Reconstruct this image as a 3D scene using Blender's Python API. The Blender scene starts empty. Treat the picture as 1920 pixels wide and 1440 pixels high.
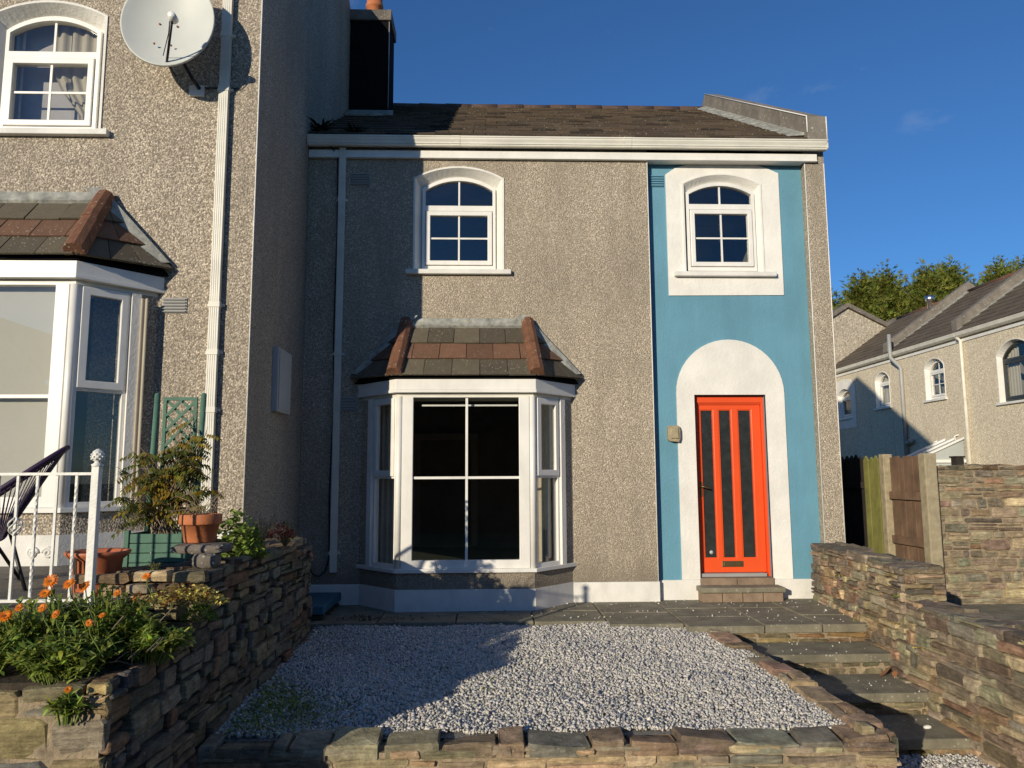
import bpy, bmesh, math, random
import numpy as np
from mathutils import Vector, Matrix
from mathutils.geometry import tessellate_polygon

sc = bpy.context.scene
COL = sc.collection

# ------------------------------------------------------------------ camera
YAW, PITCH, ROLL, FPX = 0.03334, 0.12159, 0.0048, 1418.0
CAM = Vector((0.0, -8.5, 1.371))
FW = Vector((math.sin(YAW)*math.cos(PITCH), math.cos(YAW)*math.cos(PITCH), math.sin(PITCH)))
_r0 = Vector((math.cos(YAW), -math.sin(YAW), 0)); _u0 = _r0.cross(FW)
RT = _r0*math.cos(ROLL) - _u0*math.sin(ROLL)
UP = _r0*math.sin(ROLL) + _u0*math.cos(ROLL)
cd = bpy.data.cameras.new('camera'); cam = bpy.data.objects.new('camera', cd); COL.objects.link(cam)
cd.sensor_width = 36; cd.lens = FPX/1920*36; cd.clip_end = 2000; cd.clip_start = 0.05
m = Matrix.Identity(4)
for i in range(3):
    m[i][0], m[i][1], m[i][2], m[i][3] = RT[i], UP[i], -FW[i], CAM[i]
cam.matrix_world = m
sc.camera = cam

# ------------------------------------------------------------------ sky, sun, exposure
AZ, EL = math.radians(34.6), math.radians(13.8)
world = bpy.data.worlds.new("World"); sc.world = world; world.use_nodes = True
nt = world.node_tree; bg = nt.nodes['Background']
sky = nt.nodes.new('ShaderNodeTexSky'); sky.sky_type = 'NISHITA'; sky.sun_disc = False
sky.sun_elevation = EL; sky.sun_rotation = math.pi + AZ
sky.air_density = 1.0; sky.dust_density = 0.0; sky.ozone_density = 7.5
bg.inputs[1].default_value = 0.119
# a few thin cloud wisps low in the north-east
tc = nt.nodes.new('ShaderNodeTexCoord')
mp = nt.nodes.new('ShaderNodeMapping'); mp.inputs['Scale'].default_value = (5, 5, 11); mp.inputs['Location'].default_value = (1.3, .4, .2)
nz = nt.nodes.new('ShaderNodeTexNoise'); nz.inputs['Scale'].default_value = 1.3; nz.inputs['Detail'].default_value = 7; nz.inputs['Roughness'].default_value = .6
rp = nt.nodes.new('ShaderNodeValToRGB'); rp.color_ramp.elements[0].position = .60; rp.color_ramp.elements[1].position = .86
rp.color_ramp.elements[1].color = (.26, .26, .26, 1)
mx = nt.nodes.new('ShaderNodeMixRGB'); mx.inputs[2].default_value = (4.6, 4.9, 5.3, 1)
nt.links.new(tc.outputs['Generated'], mp.inputs[0]); nt.links.new(mp.outputs[0], nz.inputs[0])
sx = nt.nodes.new('ShaderNodeSeparateXYZ'); nt.links.new(tc.outputs['Generated'], sx.inputs[0])
ms = nt.nodes.new('ShaderNodeMapRange'); ms.inputs[1].default_value = .2; ms.inputs[2].default_value = -.7; ms.inputs[3].default_value = 0; ms.inputs[4].default_value = .16
nt.links.new(sx.outputs[1], ms.inputs[0])
ad = nt.nodes.new('ShaderNodeMath'); ad.operation = 'ADD'; nt.links.new(nz.outputs[0], ad.inputs[0]); nt.links.new(ms.outputs[0], ad.inputs[1])
nt.links.new(ad.outputs[0], rp.inputs[0]); nt.links.new(rp.outputs[0], mx.inputs[0])
nt.links.new(sky.outputs[0], mx.inputs[1]); nt.links.new(mx.outputs[0], bg.inputs[0])

sd = bpy.data.lights.new('sun', 'SUN'); sun = bpy.data.objects.new('sun', sd); COL.objects.link(sun)
sd.energy = 4.4; sd.angle = math.radians(0.5); sd.color = (1.0, .89, .695)
sundir = Vector((math.sin(AZ)*math.cos(EL), math.cos(AZ)*math.cos(EL), -math.sin(EL)))
sun.rotation_euler = sundir.to_track_quat('-Z', 'Y').to_euler()
sun.location = (-20, -30, 20)
vs = sc.view_settings
sc.display_settings.display_device = 'sRGB'
vs.view_transform = 'Standard'; vs.look = 'None'; vs.exposure = 0.0; vs.gamma = 1.0; vs.use_curve_mapping = False
sc.cycles.max_bounces = 8; sc.cycles.transparent_max_bounces = 12

rnd = random.Random(7)

# ------------------------------------------------------------------ materials
def _nodes(name):
    mt = bpy.data.materials.new(name); mt.use_nodes = True
    t = mt.node_tree
    return mt, t, t.nodes['Principled BSDF']

def _pos(t, scale=(1, 1, 1)):
    g = t.nodes.new('ShaderNodeNewGeometry')
    if scale == (1, 1, 1): return g.outputs['Position']
    mpn = t.nodes.new('ShaderNodeMapping'); mpn.inputs['Scale'].default_value = scale
    t.links.new(g.outputs['Position'], mpn.inputs[0]); return mpn.outputs[0]

def _noise(t, vec, scale, detail=6, rough=.6):
    n = t.nodes.new('ShaderNodeTexNoise'); n.inputs['Scale'].default_value = scale
    n.inputs['Detail'].default_value = detail; n.inputs['Roughness'].default_value = rough
    t.links.new(vec, n.inputs[0]); return n.outputs[0]

def _ramp(t, fac, stops):
    r = t.nodes.new('ShaderNodeValToRGB'); cr = r.color_ramp
    while len(cr.elements) < len(stops): cr.elements.new(.5)
    for e, (p, c) in zip(cr.elements, stops):
        e.position = p; e.color = (c, c, c, 1) if not hasattr(c, '__len__') else (*c, 1)
    t.links.new(fac, r.inputs[0]); return r.outputs[0]

def _mix(t, a, b, fac, mode='MIX'):
    n = t.nodes.new('ShaderNodeMixRGB'); n.blend_type = mode
    for v, i in ((fac, 0), (a, 1), (b, 2)):
        if isinstance(v, (int, float)): n.inputs[i].default_value = v
        elif isinstance(v, tuple): n.inputs[i].default_value = (*v, 1)
        else: t.links.new(v, n.inputs[i])
    return n.outputs[0]

def _bump(t, bs, h, strength, dist=.01):
    b = t.nodes.new('ShaderNodeBump'); b.inputs['Strength'].default_value = strength; b.inputs['Distance'].default_value = dist
    t.links.new(h, b.inputs['Height']); t.links.new(b.outputs[0], bs.inputs['Normal'])

def M(name, col, rough=.7, var=.18, vs=6, bump=0, bs=50, attr=False, metal=0, stain=0, stainscale=(2.5, 2.5, .5), spots=0, spotcol=(.6, .58, .5), spotscale=28, spec=.5, dist=.01):
    mt, t, b = _nodes(name)
    p = _pos(t)
    c = _mix(t, tuple(x*(1-var) for x in col), tuple(min(1, x*(1+var)) for x in col), _ramp(t, _noise(t, p, vs), [(.3, 0), (.7, 1)]))
    if attr:
        a = t.nodes.new('ShaderNodeAttribute'); a.attribute_name = 'col'
        c = _mix(t, c, a.outputs[0], 1.0, 'MULTIPLY')
    if stain:
        s = _ramp(t, _noise(t, _pos(t, stainscale), 1.0, 8, .65), [(.42, 0), (.72, 1)])
        s2 = t.nodes.new('ShaderNodeMath'); s2.operation = 'MULTIPLY'; s2.inputs[1].default_value = stain; t.links.new(s, s2.inputs[0])
        c = _mix(t, c, tuple(x*.35 for x in col), s2.outputs[0])
    if spots:
        v = t.nodes.new('ShaderNodeTexVoronoi'); v.inputs['Scale'].default_value = spotscale; t.links.new(p, v.inputs[0])
        f = _ramp(t, v.outputs['Distance'], [(.14, 1), (.24, 0)])
        msk = _ramp(t, _noise(t, p, 3.1, 3), [(.5-spots*.2, 0), (.62, 1)])
        f = _mix(t, f, msk, 1.0, 'MULTIPLY')
        c = _mix(t, c, spotcol, f)
    t.links.new(c, b.inputs['Base Color'])
    b.inputs['Roughness'].default_value = rough; b.inputs['Metallic'].default_value = metal
    b.inputs['Specular IOR Level'].default_value = spec
    if bump: _bump(t, b, _noise(t, p, bs, 5), bump, dist)
    return mt

def M_dash(name, light, dark, scale=75, stain=.5, bump=1.0, dist=.008, grime=None):
    """pebble dash: pale chips set in darker cement, with rain streaks and grime patches"""
    mt, t, b = _nodes(name)
    p = _pos(t)
    nd = t.nodes.new('ShaderNodeTexNoise'); nd.inputs['Scale'].default_value = 40; t.links.new(p, nd.inputs[0])
    pw = _mix(t, p, nd.outputs[1], .012, 'ADD')
    v = t.nodes.new('ShaderNodeTexVoronoi'); v.inputs['Scale'].default_value = scale; t.links.new(pw, v.inputs[0])
    v2 = t.nodes.new('ShaderNodeTexVoronoi'); v2.inputs['Scale'].default_value = scale*.55; t.links.new(pw, v2.inputs[0])
    sep = t.nodes.new('ShaderNodeSeparateColor'); t.links.new(v.outputs['Color'], sep.inputs[0])
    cell = _ramp(t, sep.outputs[0], [(0, tuple(x*.52 for x in light)), (.55, tuple(x*.9 for x in light)), (.8, light), (1, tuple(min(1, x*1.45) for x in light))])
    gap = _ramp(t, v.outputs['Distance'], [(.42, 0), (.78, 1)])
    c = _mix(t, cell, dark, gap)
    g2 = _ramp(t, v2.outputs['Distance'], [(.55, 0), (.9, .55)])
    c = _mix(t, c, dark, g2)
    big = _ramp(t, _noise(t, _pos(t, (1.1, 1.1, .55)), 1.3, 7, .62), [(.40, 0), (.64, 1)])
    strk = _ramp(t, _noise(t, _pos(t, (5, 5, .45)), 1.0, 6, .6), [(.46, 0), (.75, 1)])
    g = _mix(t, big, strk, .45)
    fm = t.nodes.new('ShaderNodeMath'); fm.operation = 'MULTIPLY'; fm.inputs[1].default_value = stain; t.links.new(g, fm.inputs[0])
    c = _mix(t, c, tuple(x*.38 for x in light), fm.outputs[0])
    if grime:
        sz = t.nodes.new('ShaderNodeSeparateXYZ'); t.links.new(p, sz.inputs[0])
        nn = _noise(t, _pos(t, (3.5, 3.5, 1.2)), 1.4, 7, .65)
        lo = t.nodes.new('ShaderNodeMath'); lo.operation = 'MULTIPLY_ADD'; lo.inputs[1].default_value = -.42; t.links.new(nn, lo.inputs[0]); t.links.new(sz.outputs[2], lo.inputs[2])
        f1 = _ramp(t, lo.outputs[0], [(grime[0]-.14, 1), (grime[0]+.17, 0)])
        c = _mix(t, c, tuple(x*.34 for x in light), _mix(t, f1, (.75, .75, .75), 1.0, 'MULTIPLY'))
    t.links.new(c, b.inputs['Base Color']); b.inputs['Roughness'].default_value = .85; b.inputs['Specular IOR Level'].default_value = .25
    inv = t.nodes.new('ShaderNodeMath'); inv.operation = 'SUBTRACT'; inv.inputs[0].default_value = 1; t.links.new(v.outputs['Distance'], inv.inputs[1])
    _bump(t, b, inv.outputs[0], bump, dist)
    return mt

def M_glass(name, tint=(.975, .985, .98), rough=0.0):
    mt, t, b = _nodes(name); t.nodes.remove(b)
    out = t.nodes['Material Output']
    tr = t.nodes.new('ShaderNodeBsdfTransparent'); tr.inputs[0].default_value = (*tint, 1)
    gl = t.nodes.new('ShaderNodeBsdfGlossy'); gl.inputs['Roughness'].default_value = rough
    g = t.nodes.new('ShaderNodeNewGeometry')
    dt = t.nodes.new('ShaderNodeVectorMath'); dt.operation = 'DOT_PRODUCT'; t.links.new(g.outputs['Incoming'], dt.inputs[0]); t.links.new(g.outputs['Normal'], dt.inputs[1])
    def mth(op, a, c=None):
        n = t.nodes.new('ShaderNodeMath'); n.operation = op
        for v, i in ((a, 0), (c, 1)):
            if v is None: continue
            if isinstance(v, (int, float)): n.inputs[i].default_value = v
            else: t.links.new(v, n.inputs[i])
        return n.outputs[0]
    f5 = mth('POWER', mth('SUBTRACT', 1.0, mth('ABSOLUTE', dt.outputs['Value'])), 5.0)
    fres = mth('ADD', mth('MULTIPLY', f5, .95), .068)
    mxs = t.nodes.new('ShaderNodeMixShader')
    t.links.new(fres, mxs.inputs[0]); t.links.new(tr.outputs[0], mxs.inputs[1]); t.links.new(gl.outputs[0], mxs.inputs[2])
    t.links.new(mxs.outputs[0], out.inputs[0])
    return mt

def M_leaf(name, col, trans=.35, var=.35, rough=.5):
    mt, t, b = _nodes(name)
    a = t.nodes.new('ShaderNodeAttribute'); a.attribute_name = 'col'
    p = _pos(t)
    c = _mix(t, tuple(x*(1-var) for x in col), tuple(x*(1+var) for x in col), _ramp(t, _noise(t, p, 9, 3), [(.3, 0), (.7, 1)]))
    c = _mix(t, c, a.outputs[0], 1.0, 'MULTIPLY')
    t.links.new(c, b.inputs['Base Color']); b.inputs['Roughness'].default_value = rough
    b.inputs['Specular IOR Level'].default_value = .35
    tl = t.nodes.new('ShaderNodeBsdfTranslucent'); t.links.new(c, tl.inputs[0])
    ms = t.nodes.new('ShaderNodeMixShader'); ms.inputs[0].default_value = trans
    t.links.new(b.outputs[0], ms.inputs[1]); t.links.new(tl.outputs[0], ms.inputs[2])
    t.links.new(ms.outputs[0], t.nodes['Material Output'].inputs[0])
    return mt

MT = {}
MT['dash'] = M_dash('pebble_dash', (.625, .535, .415), (.27, .226, .174), 86, .68, grime=(.14,))
MT['dash_near'] = M_dash('pebble_dash_warm', (.63, .54, .425), (.21, .176, .137), 70, .65)
MT['dash_far'] = M_dash('rough_render', (.80, .69, .52), (.72, .62, .465), 40, .26, .35, .01)
MT['dash_grey'] = M_dash('grey_render', (.50, .44, .35), (.43, .38, .30), 20, .5, .7, .02)
MT['upvc'] = M('white_upvc', (.80, .78, .73), .38, .06, 3, stain=.20, stainscale=(4, 4, 1.6))
MT['upvc_old'] = M('weathered_white_upvc', (.72, .69, .60), .45, .08, 3, stain=.28, stainscale=(1.6, 6, 5))
MT['render_white'] = M('white_painted_render', (.80, .775, .72), .85, .09, 2.6, .5, 40, stain=.20, stainscale=(2.2, 2.2, 1.2))
MT['plinth'] = M('white_plinth_paint', (.78, .76, .71), .8, .07, 3, .3, 45, stain=.36, stainscale=(3.2, 3.2, 2.2))
MT['blue'] = M('teal_blue_paint', (.125, .30, .40), .82, .11, 1.3, .5, 45, stain=.22, stainscale=(3.0, 3.0, .5))
MT['orange'] = M('orange_red_gloss', (.80, .095, .022), .32, .05, 3, .06, 30)
MT['glass'] = M_glass('window_glass')
MT['glass_dark'] = M('obscured_glass', (.030, .034, .033), .18, .25, 12, .35, 34, spec=.6)
MT['room'] = M('dark_room_lining', (.22, .20, .17), .9, .2, 2)
MT['blind'] = M('pale_roller_blind', (.52, .495, .44), .9, .04, 1.2, stain=.08)
MT['net'] = M('grey_net_curtain', (.42, .385, .37), .9, .15, 2)
MT['curtain'] = M('cream_curtain', (.42, .37, .29), .9, .1, 4)
MT['tile'] = M('concrete_roof_tile', (1, 1, 1), .9, .22, 14, .6, 90, attr=True, spots=.35, spotcol=(.34, .33, .27), spotscale=30)
MT['lead'] = M('lead_flashing', (.33, .33, .295), .65, .45, 11, .6, 30, stain=.55, stainscale=(14, 14, 4), spots=.4, spotcol=(.42, .40, .20), spotscale=20)
MT['hip'] = M('terracotta_hip_tile', (.17, .075, .040), .9, .3, 11, .7, 80, spots=.3, spotscale=24)
MT['concrete'] = M('weathered_concrete', (.17, .145, .12), .92, .3, 6, .6, 70, stain=.35, spots=.3)
MT['capstone'] = M('parapet_concrete', (.21, .185, .155), .92, .25, 5, .6, 60, spots=.5, spotcol=(.5, .47, .4), spotscale=16, stain=.3)
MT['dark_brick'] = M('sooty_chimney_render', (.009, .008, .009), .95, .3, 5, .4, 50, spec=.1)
MT['pot'] = M('terracotta', (.50, .165, .062), .8, .14, 9, .25, 60, stain=.18, stainscale=(7, 7, 5))
MT['plastic_pot'] = M('orange_plastic', (.47, .14, .062), .5, .1, 6)
def M_stone(name, gain):
    mt, t, b = _nodes(name); p = _pos(t)
    a = t.nodes.new('ShaderNodeAttribute'); a.attribute_name = 'col'
    n1 = _ramp(t, _noise(t, p, 11, 10, .72), [(.25, .42), (.5, 1.0), (.78, 1.75)])
    n2 = _ramp(t, _noise(t, _pos(t, (7, 7, 55)), 1.0, 6, .6), [(.3, .62), (.7, 1.35)])
    c = _mix(t, a.outputs[0], n1, 1.0, 'MULTIPLY'); c = _mix(t, c, n2, 1.0, 'MULTIPLY'); c = _mix(t, c, (gain, gain, gain), 1.0, 'MULTIPLY')
    rust = _ramp(t, _noise(t, p, 5.3, 5, .6), [(.58, 0), (.74, .4)]); c = _mix(t, c, (.21*gain, .14*gain, .072*gain), rust)
    moss = _ramp(t, _noise(t, p, 3.7, 6, .7), [(.60, 0), (.75, .5)]); c = _mix(t, c, (.075*gain, .080*gain, .035*gain), moss)
    v = t.nodes.new('ShaderNodeTexVoronoi'); v.inputs['Scale'].default_value = 38; t.links.new(p, v.inputs[0])
    f = _ramp(t, v.outputs['Distance'], [(.16, 1), (.30, 0)]); k = _ramp(t, _noise(t, p, 4.4, 4), [(.54, 0), (.66, .8)])
    c = _mix(t, c, (.46, .43, .33), _mix(t, f, k, 1.0, 'MULTIPLY'))
    t.links.new(c, b.inputs['Base Color']); b.inputs['Roughness'].default_value = .92; b.inputs['Specular IOR Level'].default_value = .25
    _bump(t, b, _noise(t, _pos(t, (1, 1, 2.2)), 26, 12, .74), 1.0, .022)
    return mt
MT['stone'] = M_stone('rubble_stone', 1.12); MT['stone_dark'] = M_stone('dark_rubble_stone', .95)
MT['mortar'] = M('sandy_mortar', (.30, .235, .155), .95, .40, 16, 1.0, 60)
MT['mortar_dark'] = M('dark_earth_joint', (.035, .03, .025), .95, .3, 14, .6, 70)
MT['slab'] = M('concrete_paving', (.215, .195, .14), .92, .32, 5, .7, 110, stain=.35, stainscale=(2, 2, 2), spots=.6, spotcol=(.45, .43, .36), spotscale=26)
MT['brick'] = M('brown_brick', (.25, .18, .125), .9, .25, 9, .5, 70)
MT['gravel'] = M('limestone_chippings', (1, 1, 1), .85, .12, 60, .3, 120, attr=True)
MT['gravel_bed'] = M('gravel_bed', (.22, .205, .185), .95, .6, 70, .9, 90)
MT['soil'] = M('soil', (.045, .033, .022), .95, .4, 20, 1, 40)
MT['deck'] = M('grey_decking', (.16, .14, .11), .9, .3, 8, .6, 30, stain=.2)
MT['road'] = M('asphalt', (.055, .054, .052), .9, .3, 30, .6, 120)
MT['grass_far'] = M('rough_grass', (.06, .075, .025), .95, .4, 2, .8, 8)
MT['verge'] = M('cut_grass', (.13, .17, .04), .9, .5, 5, .8, 30)
MT['iron'] = M('white_painted_iron', (.74, .73, .68), .45, .1, 20, .25, 60, stain=.12)
MT['green'] = M('green_stained_wood', (.075, .165, .115), .75, .15, 12, .3, 40)
MT['wood'] = M('weathered_brown_boards', (.19, .115, .07), .85, .4, 4, .5, 60, stain=.4, stainscale=(22, 22, 1.2))
MT['wood_green'] = M('algae_green_boards', (.21, .205, .055), .9, .25, 7, .4, 60)
MT['post'] = M('gritty_concrete_post', (.37, .31, .20), .92, .22, 14, .9, 90)
MT['wood_dark'] = M('dark_wood_and_shade', (.03, .024, .018), .9, .3, 9, .4, 50)  # near-black wood; on the fence it holds the house's shade as colour
MT['purple'] = M('purple_plastic_cord', (.035, .016, .05), .45, .1, 8)
MT['black'] = M('black_steel', (.012, .012, .013), .45, .1, 8)
MT['dish'] = M('pale_grey_dish', (.56, .57, .53), .5, .05, 3, stain=.06)
MT['grey_pvc'] = M('grey_pvc', (.34, .34, .33), .5, .08, 4, stain=.1)
MT['dark_frame'] = M('dark_grey_frame', (.035, .042, .045), .4, .1, 4)
MT['steel'] = M('brushed_steel', (.7, .7, .7), .3, .05, 8, metal=1)
MT['brass'] = M('dull_brass', (.23, .17, .08), .4, .15, 20, metal=.8)
MT['blue_slab'] = M('blue_painted_slab', (.04, .13, .18), .8, .12, 6, .3, 40)
MT['meter'] = M('grey_meter_box', (.48, .47, .45), .6, .06, 3)
MT['ledge'] = M('white_conservatory', (.8, .79, .76), .4, .04, 4)
MT['polycarb'] = M('milky_polycarbonate', (.42, .45, .44), .35, .05, 4)
MT['leaf'] = M_leaf('green_leaf', (.26, .35, .085))
MT['leaf_olive'] = M_leaf('olive_autumn_leaf', (.25, .20, .04), .4)
MT['leaf_yellow'] = M_leaf('yellow_green_leaf', (.80, .68, .20), .3, .3)
MT['leaf_red'] = M_leaf('reddish_leaf', (.34, .085, .055), .3)
MT['leaf_dark'] = M_leaf('dark_weed_leaf', (.020, .024, .010), .2)
MT['moss'] = M_leaf('moss', (.08, .15, .012), .25)
MT['conifer'] = M_leaf('conifer_spray', (.165, .19, .034), .25, .3, .7)
MT['hedge'] = M_leaf('hedge_leaf', (.022, .034, .010), .15, .3, .7)
MT['petal'] = M_leaf('orange_petal', (.82, .26, .015), .3, .15)
MT['petal_core'] = M('flower_centre', (.16, .06, .012), .9, .2, 60)
MT['twig'] = M('dry_twig', (.25, .19, .12), .9, .25, 20)
MT['bark'] = M('bark', (.06, .045, .03), .95, .3, 12, .7, 20)
MT['dead_leaf'] = M('brown_dead_leaf', (.24, .10, .045), .8, .2, 30)
MT['stickerm'] = M('pale_sticker', (.45, .47, .47), .6, .1, 60)

# ------------------------------------------------------------------ mesh helper
class MB:
    def __init__(s): s.v = []; s.f = []; s.c = []; s.sm = []
    def add(s, vs, fs, col=(1, 1, 1), smooth=False):
        o = len(s.v); s.v += [tuple(x) for x in vs]
        s.f += [tuple(i+o for i in f) for f in fs]
        s.c += [col]*len(vs) if not (len(col) and hasattr(col[0], '__len__')) else list(col)
        s.sm += [smooth]*len(fs)
    def box(s, x0, x1, y0, y1, z0, z1, col=(1, 1, 1)):
        s.add([(x0, y0, z0), (x1, y0, z0), (x1, y1, z0), (x0, y1, z0), (x0, y0, z1), (x1, y0, z1), (x1, y1, z1), (x0, y1, z1)],
              [(0, 3, 2, 1), (4, 5, 6, 7), (0, 1, 5, 4), (1, 2, 6, 5), (2, 3, 7, 6), (3, 0, 4, 7)], col)
    def hexa(s, p, col=(1, 1, 1)):   # eight points ordered like box
        s.add(p, [(0, 3, 2, 1), (4, 5, 6, 7), (0, 1, 5, 4), (1, 2, 6, 5), (2, 3, 7, 6), (3, 0, 4, 7)], col)
    def slab(s, poly, t, col=(1, 1, 1)):   # 3-D polygon given thickness vector t
        n = len(poly); p = [Vector(q) for q in poly]; t = Vector(t)
        s.add(p+[q+t for q in p], [tuple(range(n)), tuple(range(2*n-1, n-1, -1))]+[(i, i+n, (i+1) % n+n, (i+1) % n) for i in range(n)], col)
    def tube(s, path, r, n=8, col=(1, 1, 1), r1=None, cap=True, flat=False):
        P = [Vector(p) for p in path]; k = len(P); rings = []
        prev = None
        for i, p in enumerate(P):
            d = (P[min(i+1, k-1)]-P[max(i-1, 0)]).normalized()
            a = prev if prev is not None else (Vector((0, 0, 1)) if abs(d.z) < .9 else Vector((0, 1, 0)))
            u = (a-d*a.dot(d)).normalized(); w = d.cross(u); prev = u
            rr = r if r1 is None else r+(r1-r)*i/(k-1)
            rings.append([p+u*rr*math.cos(2*math.pi*j/n+math.pi/n)+w*rr*math.sin(2*math.pi*j/n+math.pi/n) for j in range(n)])
        fs = []
        for i in range(k-1):
            for j in range(n):
                fs.append((i*n+j, i*n+(j+1) % n, (i+1)*n+(j+1) % n, (i+1)*n+j))
        if cap: fs += [tuple(range(n-1, -1, -1)), tuple(range((k-1)*n, k*n))]
        s.add([q for r_ in rings for q in r_], fs, col, not flat)
    def lathe(s, prof, c, n=24, col=(1, 1, 1), axis=None, smooth=True):
        c = Vector(c); vs = []; fs = []
        A = Vector((0, 0, 1)) if axis is None else Vector(axis).normalized()
        U = A.orthogonal().normalized(); W = A.cross(U)
        for r, z in prof:
            for j in range(n):
                a = 2*math.pi*j/n; vs.append(c+A*z+U*r*math.cos(a)+W*r*math.sin(a))
        for i in range(len(prof)-1):
            for j in range(n):
                fs.append((i*n+j, i*n+(j+1) % n, (i+1)*n+(j+1) % n, (i+1)*n+j))
        s.add(vs, fs, col, smooth)
    def plate(s, outer, holes, w0, w1, O=(0, 0, 0), U=(1, 0, 0), V=(0, 0, 1), N=(0, 1, 0), col=(1, 1, 1)):
        loops = [list(outer)]+[list(h) for h in holes]
        flat = [q for l in loops for q in l]
        tris = tessellate_polygon([[Vector((q[0], q[1], 0)) for q in l] for l in loops])
        O, U, V, N = Vector(O), Vector(U), Vector(V), Vector(N); k = len(flat)
        vs = [O+U*q[0]+V*q[1]+N*w0 for q in flat]+[O+U*q[0]+V*q[1]+N*w1 for q in flat]
        fs = [tuple(t) for t in tris]+[tuple(i+k for i in reversed(t)) for t in tris]
        b = 0
        for l in loops:
            n = len(l)
            fs += [(b+i, b+(i+1) % n, b+(i+1) % n+k, b+i+k) for i in range(n)]
            b += n
        s.add(vs, fs, col)
    def build(s, name, mat, parent=None, bevel=0, recalc=True, usecol=False):
        me = bpy.data.meshes.new(name)
        off = Vector((0, 0, 0))
        q = parent
        while q is not None: off += q.location; q = q.parent
        vs = [(x-off.x, y-off.y, z-off.z) for x, y, z in s.v]
        me.from_pydata(vs, [], s.f)
        if recalc:
            bm = bmesh.new(); bm.from_mesh(me); bmesh.ops.recalc_face_normals(bm, faces=bm.faces); bm.to_mesh(me); bm.free()
        me.polygons.foreach_set('use_smooth', s.sm)
        if usecol:
            a = me.color_attributes.new('col', 'FLOAT_COLOR', 'POINT')
            arr = np.ones((len(s.c), 4), dtype=np.float32); arr[:, :3] = np.array(s.c, dtype=np.float32)
            a.data.foreach_set('color', arr.ravel())
        me.materials.append(mat if not isinstance(mat, str) else MT[mat])
        o = bpy.data.objects.new(name, me); COL.objects.link(o)
        if parent is not None: o.parent = parent
        if bevel:
            bv = o.modifiers.new('bevel', 'BEVEL'); bv.width = bevel; bv.segments = 2; bv.limit_method = 'ANGLE'; bv.angle_limit = math.radians(40)
        return o

def tag(o, label, cat, group=None):
    o['label'] = label; o['category'] = cat
    if group: o['group'] = group
    return o
def thing(name, label, cat, loc=(0, 0, 0), group=None):
    o = bpy.data.objects.new(name, None); COL.objects.link(o); o.location = loc; o.empty_display_size = .2
    return tag(o, label, cat, group)
def kind(o, k): o['kind'] = k; return o
def box_part(name, mat, parent, *a, bevel=0):
    b = MB(); b.box(*a); return b.build(name, mat, parent, bevel)
def rect(x0, x1, z0, z1): return [(x0, z0), (x1, z0), (x1, z1), (x0, z1)]
def arch(x0, x1, z0, zs, zc, n=16):
    h = zc-zs; w = (x1-x0)/2; R = (w*w+h*h)/(2*h); cx = (x0+x1)/2; cz = zc-R; a = math.asin(min(1, w/R))
    if h > w: a = math.pi-a
    return [(x0, z0), (x1, z0)]+[(cx+R*math.sin(a-2*a*i/n), cz+R*math.cos(a-2*a*i/n)) for i in range(n+1)]
def smooth1(x, seed=0): return math.sin(x*1.7+seed)*.5+math.sin(x*3.9+seed*2.3)*.3+math.sin(x*8.3+seed*5.1)*.2

# =================================================================== THE SETTING
b = MB(); b.box(-300, 300, -300, 300, -1.2, -.75); kind(b.build('ground', 'grass_far'), 'structure')
b = MB(); b.box(-60, 60, -20, -6.2, -.746, -.742); kind(b.build('road', 'road'), 'structure')
b = MB(); b.box(-12, 12, -6.2, -2.9, -.70, -.615); kind(b.build('path', 'gravel_bed'), 'structure')
b = MB(); b.box(2.2, 9.0, -1.2, 9, -.6, -.02); kind(b.build('side_yard', 'slab'), 'structure')
b = MB(); b.box(-12, -2.02, -4.56, -1.9, -.6, .70); kind(b.build('terrace', 'deck'), 'structure')
# paving along the house: separate flags with open joints on a bed
b = MB()
xs = [-1.75, -1.05, -.30, .45, 1.15, 1.85, 2.56, 3.10, 3.66]
for i in range(len(xs)-1):
    y0 = -1.08 if xs[i+1] < 2.2 else -1.40
    if xs[i+1] > 1.7 and xs[i+1] < 2.6: y0 = -1.25
    rows = [(y0, -.66), (-.65, .10)] if i % 2 == 0 else [(y0, -.52), (-.51, .10)]
    if xs[i+1] > 2.2: rows = [(-1.40, -.92), (-.91, -.45), (-.44, .10)]
    for (ya, yb) in rows:
        dz = rnd.uniform(-.006, .004); bw = .006
        b.box(xs[i]+bw, xs[i+1]-bw, ya+bw, yb, -.075, dz)
kind(b.build('paving', 'slab', bevel=.008), 'structure')
b = MB(); b.box(-1.6, 2.3, -1.06, .1, -.5, -.03); kind(b.build('paving_bed', 'soil'), 'structure')

b = MB(); b.box(-40, 40, -20.6, -11.5, -.741, -.70); kind(b.build('grass_verge', 'verge'), 'structure')
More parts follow.
